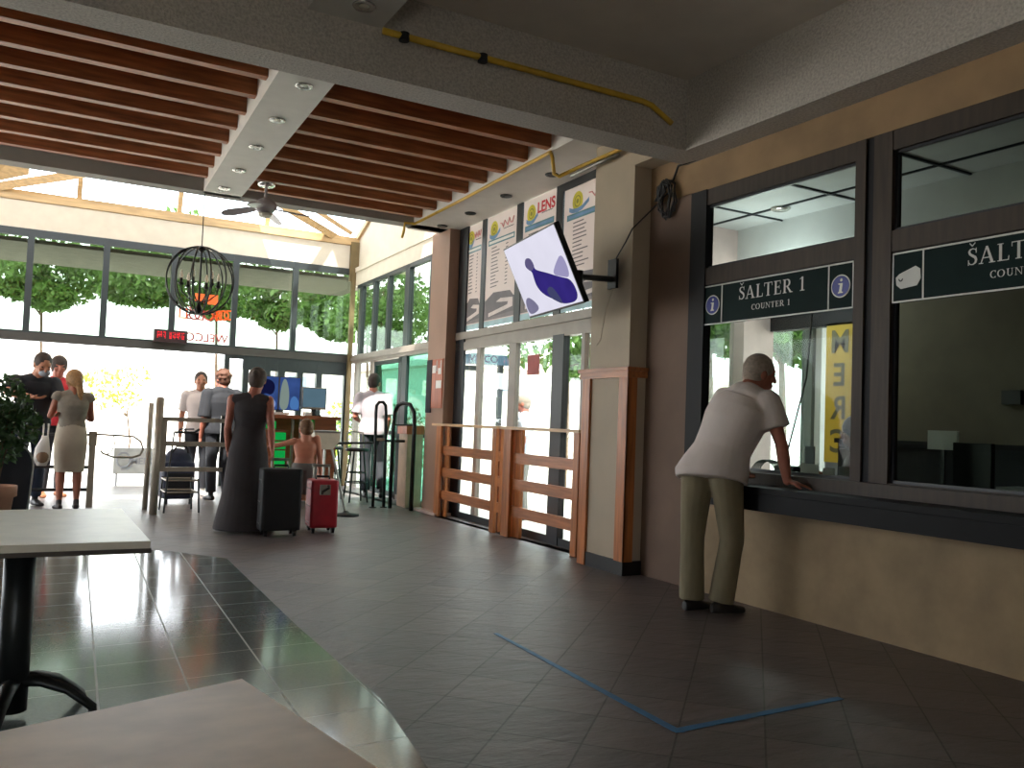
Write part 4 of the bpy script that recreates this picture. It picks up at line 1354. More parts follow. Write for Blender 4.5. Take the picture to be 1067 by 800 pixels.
# pine railings
def railing(label, y0, y1, posts):
    t = thing('pine_railing', label, 'railing', (0, 0, 0), 0, 'pine railings before the glass front')
    m = MB(); m.hbox((4.335, y0 - .05, 1.135), (4.50, y1 + .05, 1.165)); m.make('top_shelf', M['pinetop'], t)
    for a, b, x in posts:
        m = MB(); m.hbox((x - .018, a, 0.002), (x + .018, b, 1.135)); m.make('post', M['pinev'], t)
    for z in (.835, .56, .275):
        m = MB(); m.hbox((4.40, y0, z - .055), (4.432, y1, z + .055)); m.make('rail', M['pine'], t)
    return t
railing('reddish pine railing with three rails beside the pine-clad pillar', 6.62, 8.16, ((6.60, 6.70, 4.38), (7.97, 8.14, 4.38), (7.85, 8.05, 4.452), (6.6, 6.7, 4.452)))
railing('reddish pine railing with three rails beside the far pillar', 8.33, 10.1, ((8.32, 8.42, 4.38), (8.35, 8.45, 4.452), (9.90, 10.05, 4.38), (9.85, 9.95, 4.452)))

# ---------------------------------------------------------------- TV and cables
yaw, tilt, W = -1.735, .443, 1.15
Hh = W * 9 / 16
c = V((3.58, 6.0, 2.425))
hx = V((math.cos(yaw), math.sin(yaw), 0)); nn = V((math.sin(yaw), -math.cos(yaw), 0))
up = V((0, 0, 1)) * math.cos(tilt) + nn * math.sin(tilt)
nz = hx.cross(up)      # screen normal (towards the hall)
R = Matrix((hx, up, nz)).transposed()
t = thing('wall_tv', 'flat TV tilted forward on a wall arm showing a purple figure', 'TV', tuple(c))
t.rotation_euler = R.to_euler()
m = MB(); m.box((-W / 2, -Hh / 2, -.045), (W / 2, Hh / 2, 0), bevel=.006); m.make('housing', M['black'], t)
m = MB(); m.box((-W / 2 + .012, -Hh / 2 + .018, 0), (W / 2 - .012, Hh / 2 - .012, .002)); m.make('panel', M['tvwhite'], t)
def shape(poly, z, mat):
    m = MB(); m.prism([((x - .5) * (W - .03), (.5 - y) * (Hh - .035)) for x, y in chaikin(poly)], .001, (0, 0, z), (1, 0, 0), (0, 1, 0)); m.make('picture_shape', mat, t)
shape([(.30, .27), (.36, .22), (.43, .25), (.45, .34), (.43, .40), (.50, .45), (.60, .50), (.80, .62), (.97, .70), (.97, .98), (.70, .975), (.62, .9), (.50, .83), (.40, .74), (.35, .62), (.36, .5), (.37, .42), (.32, .38), (.29, .33)], .0025, M['tvpurple'])
shape([(.50, .72), (.60, .68), (.66, .80), (.70, .97), (.62, .92), (.52, .84)], .0040, emitmat('blue grey shape', (88, 92, 140), .5))
shape([(.30, .27), (.36, .22), (.43, .25), (.45, .34), (.42, .40), (.36, .41), (.32, .38)], .0042, emitmat('mauve grey shape', (120, 112, 160), .55))
shape([(.80, .45), (.97, .33), (.97, .68), (.82, .62), (.70, .56)], .0022, emitmat('pale lilac shape', (176, 170, 214), .7))
shape([(.02, .80), (.10, .72), (.2, .8), (.26, .93), (.12, .98), (.02, .97)], .0022, M['tvgrey'])
t = thing('wall_bracket', 'black swivelling arm holding the TV to the stone pillar', 'bracket', (0, 0, 0))
m = MB(); m.box((4.23, 5.86, 2.37), (4.256, 5.98, 2.62)); m.make('wall_plate', M['black'], t)
m = MB(); m.tube([(4.24, 5.92, 2.45), (3.95, 6.0, 2.45), (3.68, 6.0, 2.42)], .026, 8); m.cyl((3.95, 6.0, 2.40), (3.95, 6.0, 2.50), .036); m.make('arm', M['black'], t)
m = MB(); m.obox(c - nz * .06, (.2, .14, .012), R); m.make('mounting_plate', M['black'], t)
m = MB(); m.tube([(4.24, 5.88, 2.62), (4.245, 5.76, 2.74), (4.25, 5.68, 2.84), (4.38, 5.60, 3.0), (4.43, 5.45, 3.12)], .006); tag(m.make('cable', M['black'], None, True), 'thin black cable rising from the TV arm over the pillar', 'cable')
m = MB(); m.tube([(4.236, 5.9, 2.37), (4.236, 6.0, 2.2), (4.236, 6.06, 1.95), (4.236, 6.12, 1.9)], .004); tag(m.make('cable', M['pillar'], None, True), 'thin pale cable dangling below the TV arm', 'cable')
m = MB()
for k in range(7):
    r0 = random.Random(k)
    pts = []
    for i in range(14):
        a = i / 13 * 2 * PI * (1.0 + .25 * (k % 3))
        pts.append((4.425 - r0.uniform(0, .05), 5.42 + .09 * math.cos(a) * r0.uniform(.6, 1.1) + .02 * (k % 3), 3.06 + .16 * math.sin(a) * r0.uniform(.7, 1.1)))
    m.tube(pts, .008, 6)
m.tube([(4.43, 5.40, 3.2), (4.40, 5.3, 3.3), (4.43, 5.1, 3.31)], .01)
tag(m.make('cable_bundle', M['black'], None, True), 'tangled loop of dark cables in the corner above the pillar', 'cables')

# yellow pipes
def pipe(label, pts, r, clamps=()):
    t = thing('gas_pipe', label, 'pipe', (0, 0, 0))
    m = MB(); m.tube(pts, r, 10); m.make('tube', M['yellow'], t, True)
    for p in clamps:
        m = MB(); m.lathe((p[0], p[1], p[2] - .03), [(r + .012, 0), (r + .012, .05), (r, .055)], 12); m.make('clamp', M['darksteel'], t)
pipe('yellow gas pipe running along the face of the big beam', [(1.76, 4.945, 3.575), (2.6, 4.945, 3.575), (3.75, 4.945, 3.572), (3.84, 4.945, 3.56), (4.03, 4.945, 3.465)], .021, ((2.45, 4.945, 3.575), (1.9, 4.945, 3.575)))
pipe('yellow gas pipe along the soffit edge down to the pillar', [(3.99, 10.15, 3.50), (3.985, 10.08, 3.58), (3.97, 10.03, 3.66), (4.10, 10.0, 3.665), (4.065, 8.5, 3.665), (3.985, 6.7, 3.665), (3.98, 6.58, 3.665), (3.98, 6.54, 3.60), (3.99, 6.52, 3.45), (4.03, 6.5, 3.43), (4.18, 6.35, 3.52), (4.2, 5.9, 3.53), (4.2, 5.5, 3.53)], .017, ())
m = MB(); m.tube([(4.15, 6.48, 3.455), (4.2, 6.2, 3.49), (4.21, 5.85, 3.50)], .016); tag(m.make('conduit', M['steel'], None, True), 'short steel conduit under the yellow pipe by the pillar top', 'pipe')

# downlights
def spot(x, y, z, label, mat='lamp'):
    t = thing('downlight', label, 'light', (x, y, z), 0, 'recessed downlights')
    m = MB(); m.lathe((0, 0, -.014), [(.035, .008), (.062, 0), (.07, .008), (.066, .016), (.04, .016)], 24); m.make('ring', M[mat], t, True)
    m = MB(); m.lathe((0, 0, -.008), [(.001, 0), (.03, .002), (.036, .008)], 16); m.make('lens', M['bulbglass'] if mat == 'lamp' else M['black'], t, True)
for i, (x, y) in enumerate(((1.666, 6.365), (1.683, 7.239), (1.703, 8.104), (1.728, 8.984), (1.742, 9.806))):
    spot(x, y, 3.68, 'round downlight in the white boxed beam, %s from the big beam' % ('first', 'second', 'third', 'fourth', 'fifth')[i])
for i, (x, y) in enumerate(((4.382, 7.202), (4.404, 8.179), (4.44, 9.127), (4.45, 9.95))):
    spot(x, y, 3.68, 'dark round downlight in the white soffit, %s from the stone pillar' % ('first', 'second', 'third', 'fourth')[i], 'darksteel')
spot(1.57, 4.75, 3.60, 'round downlight in the pale beam on the near side of the big beam')

# ceiling fan and chandelier
t = thing('ceiling_fan', 'silver ceiling fan with four blades under the rafters', 'fan', (2.115, 9.45, 3.80))
m = MB(); m.lathe((0, 0, -.12), [(.09, .0), (.095, .05), (.05, .12)], 20); m.make('canopy', M['chrome'], t, True)
m = MB(); m.cyl((0, 0, -.28), (0, 0, -.1), .016); m.make('rod', M['fanm'], t)
m = MB(); m.lathe((0, 0, -.42), [(.02, 0), (.09, .02), (.125, .07), (.12, .11), (.07, .15), (.03, .17)], 24); m.make('motor', M['fanm'], t, True)
for a in (148, -27, 238, 58):
    c_, s_ = math.cos(math.radians(a)), math.sin(math.radians(a))
    m = MB()
    d = V((c_, s_, 0)); sd = V((-s_, c_, .28)).normalized()
    m.rings([[d * r + sd * w * q + V((0, 0, -.36 - .16 * r + h)) for w, h in ((-1, 0), (1, 0), (1, .012), (-1, .012))] for r, q in ((.10, .03), (.2, .055), (.38, .065), (.44, .05), (.48, .02))])
    m.make('blade', M['fanm'], t)
m = MB(); m.lathe((0, 0, -.47), [(.001, 0), (.06, .012), (.08, .05)], 20); m.make('lamp_bowl', M['bulbglass'], t, True)

cx_, cy_, cz_ = 1.60, 10.2, 2.68
t = thing('orb_chandelier', 'black wire globe chandelier with candle bulbs hanging from the beam', 'chandelier', (cx_, cy_, cz_))
m = MB(); m.tube([(0, 0, .40), (0, 0, .7), (-.01, -.05, 1.0)], .006); m.make('cord', M['black'], t)
RR = .37
for k in range(6):
    a = k * PI / 6 + .15
    m = MB()
    m.tube([(RR * math.sin(b) * math.cos(a), RR * math.sin(b) * math.sin(a), RR * 1.04 * math.cos(b)) for b in [2 * PI * i / 40 for i in range(40)]], .0085, 6, True)
    m.make('hoop', M['black'], t, True)
m = MB(); m.lathe((0, 0, -.38), [(.0, 0), (.04, .02), (.05, .05), (.03, .09), (.012, .12), (.012, .70), (.03, .72), (.06, .73), (.06, .75), (.01, .78)], 16); m.make('stem', M['black'], t, True)
for k in range(6):
    a = k * PI / 3
    c_, s_ = math.cos(a), math.sin(a)
    m = MB(); m.tube([(0, 0, -.25), (c_ * .1, s_ * .1, -.22), (c_ * .19, s_ * .19, -.14), (c_ * .2, s_ * .2, -.06)], .008, 6); m.lathe((c_ * .2, s_ * .2, -.07), [(.01, 0), (.035, .02), (.035, .026), (.016, .03), (.016, .08)], 12)
    ar = m.make('arm', M['black'], t, True)
    m = MB(); m.lathe((c_ * .2, s_ * .2, .01), [(.012, 0), (.02, .03), (.014, .065), (.002, .095)], 10); m.make('candle_bulb', M['bulb'], ar, True)

# ---------------------------------------------------------------- posters, signs, writing
def yposter(i, y0, y1, label, script, logo_dark=False):
    z0, z1, x = 2.345, 3.60 if i == 3 else 3.675, 4.595
    t = thing('timetable_poster', label, 'poster', (0, 0, 0), 0, 'timetable posters')
    w = y1 - y0
    XX = SX(x, (y0 + y1) / 2)
    def P(u, v, k=0.): # u from the far edge (reads rightwards), v from bottom
        y = y1 - u * w
        return V((SX(x, y) - .004 - k, y, z0 + v * (z1 - z0)))
    def quad(name, u0, u1, v0, v1, mat, k=.001):
        m = MB(); m.face([P(u0, v0, k), P(u1, v0, k), P(u1, v1, k), P(u0, v1, k)]); return m.make(name, mat, t)
    m = MB(); m.hbox((x - .003, y0, z0), (x, y1, z1)); m.make('sheet', M['posterw'], t)
    # logo
    def disc(u, v, r, mat, k, n=20):
        m = MB(); m.face([P(u + r * math.cos(2 * PI * j / n) / w, v + r * math.sin(2 * PI * j / n) / (z1 - z0), k) for j in range(n)]); m.make('logo', mat, t)
    disc(.25, .875, .10, M['posterlogo'], .0015); disc(.25, .875, .060, M['posterring'], .002); disc(.25, .875, .048, M['posterlogo'], .0025); disc(.25, .875, .024, M['posterring'], .003)
    m = MB()
    row = [(.10, .83), (.16, .812), (.25, .805), (.34, .815), (.42, .845), (.46, .86)]
    for k in range(5):
        (a, b), (c_, d_) = row[k], row[k + 1]
        e = .022
        m.face([P(a, b - e, .0032 + .0001 * k), P(c_, d_ - e, .0032 + .0001 * k), P(c_, d_ + e * .6, .0032 + .0001 * k), P(a, b + e * .6, .0032 + .0001 * k)])
    m.make('logo_ribbon', M['posterblue'], t)
    if script:
        m = MB()
        pts = [P(.46 + .09 * j * .55, .885 + .022 * math.sin(j * 2.3) + (.02 if j % 3 == 0 else 0), .004) for j in range(10)]
        m.tube(pts, .007, 5); m.make('name_script', M['posterpink'], t)
    else:
        textobj('lettering', 'LENS', .165, P(.70, .895, .004), P(1, 0) - P(0, 0), (0, 0, 1), M['posterred'], t, bold=.004, sx=1.05)
    m = MB(); m.tube([P(.58 + .035 * j, .845 + .004 * (j % 2), .004) for j in range(10)], .005, 4); m.make('small_print', M['posterdark'], t)
    quad('title_bar', .06, .94, .735, .785, M['posterteal']); quad('title_bar_fill', .09, .91, .748, .772, M['posterblue'] if i > 1 else M['paper'], .002)
    rr = random.Random(i)
    for col_ in (0, 1):
        m = MB()
        for r_ in range(12):
            v = .70 - r_ * .032
            a, b = ((.18, .18 + rr.uniform(.16, .3)), (.66, .74))[col_]
            m.face([P(a, v, .0015), P(b, v + .004, .0015), P(b, v + .014, .0015), P(a, v + .01, .0015)])
        m.make('timetable_print', M['posterdark'], t)
    # coach picture at the foot
    quad('photo', 0, 1, .06, .235, M['posterbus'], .001)
    m = MB(); m.face([P(.02, .235, .0016), P(.3, .30, .0016), P(.85, .285, .0016), P(1, .22, .0016), P(1, .10, .0016), P(.1, .08, .0016)]); m.make('coach_picture', M['posterdark'], t)
    m = MB(); m.face([P(.15, .085, .0022), P(.95, .14, .0022), P(.95, .22, .0022), P(.55, .235, .0022), P(.4, .21, .0022), P(.55, .20, .0022), P(.8, .19, .0022), P(.78, .165, .0022), P(.15, .12, .0022)]); m.make('coach_picture', M['posterbusl'], t)
    quad('foot_strip', 0, 1, .0, .05, M['postersky'], .0015)
    return t
yposter(0, 9.365, 9.81, 'timetable poster with yellow logo nearest the far pillar, above the glass front', True)
yposter(1, 8.45, 9.235, 'timetable poster with pink script between the far poster and the LENS poster', True)
yposter(2, 7.56, 8.295, 'timetable poster headed LENS in red behind the TV', False)
yposter(3, 6.36, 7.40, 'timetable poster partly hidden behind the stone pillar', True)

# counter signs
def counter_sign(label, y0, y1, num, tl):
    """y1 far edge (reads from far to near)"""
    X0 = 4.452
    z0, z1 = 2.0, 2.30
    t = thing('counter_sign', label, 'sign', (0, 0, 0), 0, 'ticket counter signs')
    boxobj('sign_board', (X0, y0, z0), (X0 + .012, y1, z1), M['sign'], t)
    m = MB()
    def bar(a, b, c_, d_): m.box((X0 - .003, a, c_), (X0, b, d_))
    bar(y0, y1, z0, z0 + .01); bar(y0, y1, z1 - .01, z1); bar(y0, y0 + .008, z0, z1); bar(y1 - .008, y1, z0, z1); bar(y1 - .208, y1 - .198, z0, z1)
    if tl == 'i':
        bar(y0 + .188, y0 + .198, z0, z1)
    m.make('border_line', M['signline'], t)
    yc = (y0 + y1) / 2
    serif('lettering', 'ŠALTER ' + num, .094, (X0 - .001, yc - (0 if tl == 'i' else 0), 2.165 + .04), (0, -1, 0), (0, 0, 1), M['signline'], t, .62)
    serif('lettering', 'COUNTER ' + num, .040, (X0 - .001, yc, 2.093), (0, -1, 0), (0, 0, 1), M['signline'], t, .36)
    def disc(yy, zz, r, mat, k):
        m = MB(); m.cyl((X0 - k, yy, zz), (X0, yy, zz), r, r, 32); return m.make('symbol_disc', mat, t)
    if tl == 'i':
        for yy in (y1 - .104, y0 + .098):
            disc(yy, 2.15, .074, M['signline'], .002); disc(yy, 2.15, .066, M['signblue'], .004)
            m = MB()
            for poly in ([(-.018, -.045), (.02, -.045), (.02, -.038), (.010, -.036), (.018, .018), (-.016, .018), (-.016, .011), (-.004, .009), (-.011, -.036), (-.018, -.038)], [(.0, .03), (.008, .028), (.016, .034), (.016, .044), (.008, .05), (0, .046), (-.004, .038)]):
                m.face([(X0 - .0045, yy - a, 2.15 + b) for a, b in poly])
            m.make('info_letter', M['signline'], t)
    else:
        yy = y1 - .104
        m = MB(); m.prism([(-.075, -.035), (-.045, -.06), (.06, -.05), (.085, -.01), (.08, .045), (.05, .065), (-.055, .03), (-.08, .01)], .003, (X0, yy, 2.14), (0, -1, 0), (0, 0, 1))
        for v in m.b.verts: v.co.x = X0 - abs(v.co.x - X0)
        tk = m.make('ticket_symbol', M['signline'], t)
        m = MB(); m.tube([(X0 - .005, yy + .045 - .012 * math.cos(a), 2.14 - .014 * math.sin(a)) for a in [PI * i / 8 for i in range(9)]], .003, 5); m.make('ticket_mark', M['sign'], tk)
    return t
counter_sign('dark green sign reading ŠALTER 1 with blue info discs', 3.64, 5.02, '1', 'i')
counter_sign('dark green sign reading ŠALTE with a white ticket symbol', 1.80, 3.362, '2', 't')

# ticket counter slab
t = thing('ticket_counter', 'long dark counter slab under the ticket windows', 'counter', (0, 0, 0))
m = MB(); m.box((4.16, .2, .80), (4.44, 4.72, .845), bevel=.006); m.make('worktop', M['counter'], t)
m = MB(); m.box((4.168, .22, .69), (4.44, 4.70, .80)); m.make('apron', M['counter'], t)

# entrance lettering (seen mirrored from inside)
gx = V((-1, 0, 0))
t = thing('window_lettering', 'orange mirrored welcome lettering stuck on an upper back window', 'lettering', (0, 0, 0))
s_ = 'DOBRO DOŠLI'
n = len(s_)
for i, ch in enumerate(s_):
    if ch == ' ':
        continue
    u = (i / (n - 1) - .5)
    textobj('letter', ch, .24, (2.40 - u * .76, YB - .012, 2.76 - .35 * u * u * -1 * .3 - u * .03), (-1, 0, 0), (0, 0, 1), M['orange'] if i < 4 or i > 8 else M['redtxt'], t, bold=.002)
textobj('letter_row', 'WELCOME', .19, (2.33, YB - .012, 2.40), (-1, 0, 0), (0, 0, 1), M['redtxt'], t, bold=.003)
boxobj('emblem', (2.24, YB - .014, 2.98), (2.40, YB - .01, 3.12), M['orange'], t); boxobj('emblem', (2.44, YB - .014, 2.96), (2.60, YB - .01, 3.12), M['orange'], t)
t = thing('led_display', 'small red LED text display on the header beside the entrance', 'display', (0, 0, 0))
boxobj('housing', (1.64, 14.50, 2.278), (2.13, 14.66, 2.475), M['ledcase'], t)
m = MB()
rr = random.Random(5)
for gx0, gx1 in ((1.68, 1.76), (1.77, 1.81), (1.86, 1.90), (1.91, 1.96), (1.97, 2.03), (2.035, 2.09)):
    for r_ in range(5):
        for c__ in range(int((gx1 - gx0) / .012)):
            if rr.random() < .72:
                x = gx0 + c__ * .012
                z = 2.335 + r_ * .022
                m.face([(x, 14.498, z), (x + .010, 14.498, z), (x + .010, 14.498, z + .017), (x, 14.498, z + .017)])
m.make('light_dots', M['led'], t)

# red notice on the glass door
t = tag(boxobj('door_notice', (4.585, 7.80, 1.73), (4.588, 8.07, 1.945), M['redpaper'], None, True), 'small reddish notice stuck on the glass front', 'notice')

# blue tape
m = MB()
m.prism([(2.30, 2.70), (2.34, 2.68), (2.40, 4.36), (2.375, 4.36)], .0015, (0, 0, .0012), (1, 0, 0), (0, 1, 0))
m.prism([(2.30, 2.685), (3.31, 2.715), (3.31, 2.752), (2.32, 2.725)], .0015, (0, 0, .0014), (1, 0, 0), (0, 1, 0))
tag(m.make('floor_tape', M['tape']), 'blue tape marking an angle on the slate floor', 'tape')

# ---------------------------------------------------------------- cafe tables
t = thing('cafe_table', 'pale square cafe table on a dark column at the edge of the hall', 'table', (0, 3.84, 0))
m = MB(); m.box((-.53, -.58, .715), (.395, .52, .742), bevel=.004); m.make('tabletop', M['tabletop2'], t)
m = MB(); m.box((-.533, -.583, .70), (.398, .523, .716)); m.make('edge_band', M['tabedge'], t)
m = MB(); m.cyl((0, 0, .03), (0, 0, .70), .055, .055, 20); m.make('column', M['darksteel'], t, True)
for a in (-12, 30, 130, 200, 260):
    c_, s_ = math.cos(math.radians(a)), math.sin(math.radians(a))
    m = MB()
    d = V((c_, s_, 0)); sd = V((-s_, c_, 0))
    pr_ = [(.03, .15, .05), (.10, .145, .045), (.19, .11, .035), (.26, .055, .026), (.30, .02, .02)]
    m.rings([[d * r + sd * q * w + V((0, 0, z + h)) for w, h in ((-.6, -.022), (.6, -.022), (.75, .0), (0, .018), (-.75, .0))] for r, z, q in pr_])
    m.make('foot', M['darksteel'], t, True)
    m = MB(); m.cyl(d * .285 + V((0, 0, 0)), d * .285 + V((0, 0, .02)), .016); m.make('glide', M['black'], t)
t = thing('cafe_table', 'brown laminate cafe table closest to the camera', 'table', (0, 1.0, 0))
m = MB()
m.prism([(-.75, 1.165), (.347, 1.544), (.455, .92), (.50, .62), (-.6, .25)], .028, (0, -1.0, .712), (1, 0, 0), (0, 1, 0)); m.make('tabletop', M['tabletop'], t)
m = MB(); m.cyl((-.1, -.1, .03), (-.1, -.1, .712), .05); m.make('column', M['darksteel'], t)
m = MB(); m.lathe((-.1, -.1, 0), [(.24, 0), (.24, .02), (.06, .06)], 24); m.make('base', M['darksteel'], t)

# ---------------------------------------------------------------- plant, planter, dark panel
def leaves(m, centre, rad, n, size, rnd, droop=.3):
    for _ in range(n):
        a = rnd.uniform(0, 2 * PI); z = rnd.uniform(-1, 1); q = math.sqrt(1 - z * z); r = rnd.uniform(.55, 1.) ** .6
        p = V((centre[0] + rad[0] * q * math.cos(a) * r, centre[1] + rad[1] * q * math.sin(a) * r, centre[2] + rad[2] * z * r))
        d = V((rnd.uniform(-1, 1), rnd.uniform(-1, 1), rnd.uniform(-1, .6) - droop)).normalized()
        sd = d.cross(V((rnd.uniform(-1, 1), rnd.uniform(-1, 1), rnd.uniform(-1, 1)))).normalized()
        s_ = size * rnd.uniform(.6, 1.3)
        nn_ = d.cross(sd)
        m.face([p - d * s_ * .5, p + sd * s_ * .28 + nn_ * s_ * .06, p + d * s_ * .55, p - sd * s_ * .28 + nn_ * s_ * .06])
rnd = random.Random(11)
t = thing('potted_plant', 'bushy dark green potted plant in a terracotta pot behind the cafe table', 'plant', (-.22, 8.6, 0))
m = MB()
for c_, r_, n_ in (((0, 0, 1.2), (.24, .24, .26), 420), ((.13, 0, 1.02), (.20, .2, .2), 320), ((-.1, 0, 1.0), (.24, .24, .28), 380), ((.02, -.02, .82), (.17, .18, .14), 160)):
    leaves(m, c_, r_, n_, .075, rnd)
m.make('foliage', M['leafd'], t)
m = MB()
for k in range(6):
    a = k * 1.05
    m.tube([(0, 0, .42), (.05 * math.cos(a), .05 * math.sin(a), .75), (.14 * math.cos(a), .14 * math.sin(a), 1.15)], .008, 6)
m.make('stem', M['bark'], t)
m = MB(); m.lathe((0, 0, 0.004), [(.09, 0), (.14, .40), (.165, .41), (.165, .50), (.145, .50), (.13, .44), (.01, .43)], 26); m.make('pot', M['terracotta'], t, True)
t = thing('rounded_panel', 'dark standing panel with rounded top and pale edge beside the plant', 'panel', (-.12, 9.05, 0))
m = MB()
prof = [(-.22, 0), (.11, 0), (.15, .35), (.165, .62)] + [(-.03 + .195 * math.cos(a), .66 + .19 * math.sin(a)) for a in [PI * i / 12 for i in range(13)]] + [(-.24, .5)]
m.prism(prof, .06, (0, 0, 0), (1, 0, 0), (0, 0, 1)); m.make('board', pm('dark navy board', (26, 30, 40), .6), t)
m = MB(); m.tube([(.118, -.03, 0), (.158, -.03, .35), (.172, -.03, .62)] + [(-.03 + .203 * math.cos(a), -.03, .66 + .198 * math.sin(a)) for a in [PI * i / 12 for i in range(9)]], .012, 6); m.make('edge_strip', M['signline'], t)
# ---------------------------------------------------------------- inside the office
X1 = 6.60
t = thing('hanging_banner', 'yellow upright banner with mirrored grey letters inside the office', 'banner', (0, 0, 0))
boxobj('cloth', (X1 - .02, 5.37, .95), (X1 - .012, 5.68, 2.26), M['banner'], t)
boxobj('foot_band', (X1 - .024, 5.34, .72), (X1 - .02, 5.66, .95), M['greyban'], t)
for i, ch in enumerate('MERC'):
    textobj('letter', ch, .30, (X1 - .026, 5.515, 2.07 - i * .31), (0, 1, 0), (0, 0, 1), M['bannertxt'], t, bold=.006, sx=.95)
t = thing('office_desk', 'dark desk shelf behind the ticket windows', 'desk', (0, 0, 0))
boxobj('desktop', (4.62, 1.0, .84), (5.15, 5.1, .875), M['officedark'], t)
for y in (1.2, 3.5, 4.9):
    boxobj('leg', (4.66, y, .1), (5.1, y + .04, .84), M['officedark'], t)
def item(name, lo, hi, mat, label, cat, rot=0):
    return tag(boxobj(name, lo, hi, M[mat], None, bevel=.004), label, cat)
item('receipt_printer', (4.95, 4.55, .877), (5.12, 4.74, .96), 'black', 'small black receipt printer behind the first ticket window', 'printer')
t = thing('desk_phone', 'grey desk phone standing upright behind the window', 'phone', (4.95, 4.40, .877), .3)
m = MB(); m.box((-.06, -.07, 0), (.06, .07, .03), bevel=.008); m.make('base', M['black'], t)
m = MB(); m.box((-.012, -.035, .02), (.012, .035, .24), bevel=.008); m.make('handset', M['greyban'], t)
item('keyboard', (4.72, 4.28, .877), (4.86, 4.52, .895), 'black', 'black keyboard on the desk behind the window', 'keyboard')
item('white_card', (4.70, 4.10, .877), (4.705, 4.26, 1.0), 'paper', 'pale upright card leaning inside the first ticket window', 'card')
item('white_card', (4.715, 3.98, .877), (4.72, 4.08, .98), 'paper', 'smaller pale upright card beside the red stamp', 'card')
item('paper_slip', (4.60, 4.18, .877), (4.68, 4.34, .882), 'paper', 'white paper slip lying inside the window', 'paper')
item('paper_sheet', (4.66, 3.70, .877), (4.665, 3.90, 1.0), 'greyban', 'grey paper sheet standing inside the frame of the first window', 'paper')
item('rubber_stamp', (4.63, 3.99, .877), (4.67, 4.06, .90), 'posterred', 'red ink stamp pad inside the first window', 'stamp')
t = thing('wire_tray', 'pale green arched wire tray behind the window', 'tray', (0, 0, 0))
m = MB()
for k in range(5):
    m.tube([(4.76 + .02 * k, 4.78 - .12 + .13 * math.cos(a), .88 + .12 * math.sin(a)) for a in [PI * i / 10 for i in range(11)]], .005, 6)
m.make('wire', M['glassg'] if False else M['post'], t)
m = MB(); m.box((4.74, 4.5, .876), (4.9, 4.82, .885)); m.make('tray_base', M['officeceil'], t)
m = MB(); m.tube([(4.72, 4.18, 2.30), (4.72, 4.24, 1.6), (4.72, 4.36, 1.2), (4.72, 4.45, .9)], .006); tag(m.make('cable', M['black'], None, True), 'thin dark cable hanging inside the first ticket window', 'cable')
t = thing('desk_calendar', 'small white desk calendar behind the second ticket window', 'calendar', (5.05, 3.42, .877))
m = MB(); m.box((-.02, -.10, .26), (.0, .10, .38)); m.make('page', M['paper'], t)
m = MB(); m.box((-.012, -.012, 0), (.0, .012, .27)); m.box((-.05, -.06, 0), (.05, .06, .012)); m.make('stand', M['black'], t)
t = thing('computer_monitor', 'black monitor back behind the second ticket window', 'monitor', (4.92, 3.14, .877))
m = MB(); m.box((-.02, -.12, .02), (.02, .12, .31), bevel=.005); m.make('housing', M['black'], t)
m = MB(); m.box((-.08, -.08, 0), (.08, .08, .02)); m.make('foot', M['black'], t)
item('paper_stack', (4.75, 2.62, .877), (4.95, 2.9, .95), 'greyban', 'grey stack of papers behind the second ticket window', 'papers')
item('wall_socket', (6.56, 3.82, 1.49), (6.60, 3.97, 1.60), 'black', 'small black box on the beige office wall', 'box')
t = thing('office_counter', 'dark low cabinet along the beige office wall', 'cabinet', (0, 0, 0))
boxobj('carcass', (6.2, 2.0, .1), (6.58, 5.2, 1.14), M['officedark'], t)
boxobj('top', (6.17, 1.98, 1.14), (6.59, 5.22, 1.18), M['navyfr'], t)
for y in (2.6, 3.4, 4.2):
    boxobj('door', (6.19, y, .15), (6.2, y + .76, 1.1), M['officedark'], t)
t = thing('ceiling_lamp', 'small round lamp in the office ceiling', 'light', (5.85, 5.6, 3.25))
m = MB(); m.lathe((0, 0, -.03), [(.001, 0), (.07, .004), (.09, .02), (.09, .03)], 24); m.make('ring', M['lamp'], t, True)

# ---------------------------------------------------------------- outside
def tree(label, x, y, zt, crowns, size, n, mat, seed, trunk=.09, grp='trees behind the entrance'):
    t = thing('tree', label, 'tree', (x, y, -.13), 0, grp)
    r = random.Random(seed)
    m = MB()
    for c_, rad in crowns:
        leaves(m, c_, rad, n, size, r, .5)
    m.make('crown', M[mat], t)
    m = MB(); m.tube([(0, 0, 0), (.06, 0, zt * .5), (-.03, 0, zt)], [trunk, trunk * .8, trunk * .6], 8)
    for c_, rad in crowns:
        m.tube([(-.03, 0, zt * .9), ((c_[0]) * .5, c_[1] * .5, (zt * .9 + c_[2]) / 2), tuple(c_)], [trunk * .5, trunk * .35, trunk * .15], 6)
    m.make('trunk', M['bark'], t)
    return t
names = ('leafy green tree behind the entrance, beyond the man in black', 'leafy green tree behind the entrance, beyond the skirted woman', 'leafy green tree behind the entrance, beyond the chandelier', 'leafy green tree behind the entrance, beyond the dark-clothed person', 'leafy green tree behind the entrance, beyond the corner post')
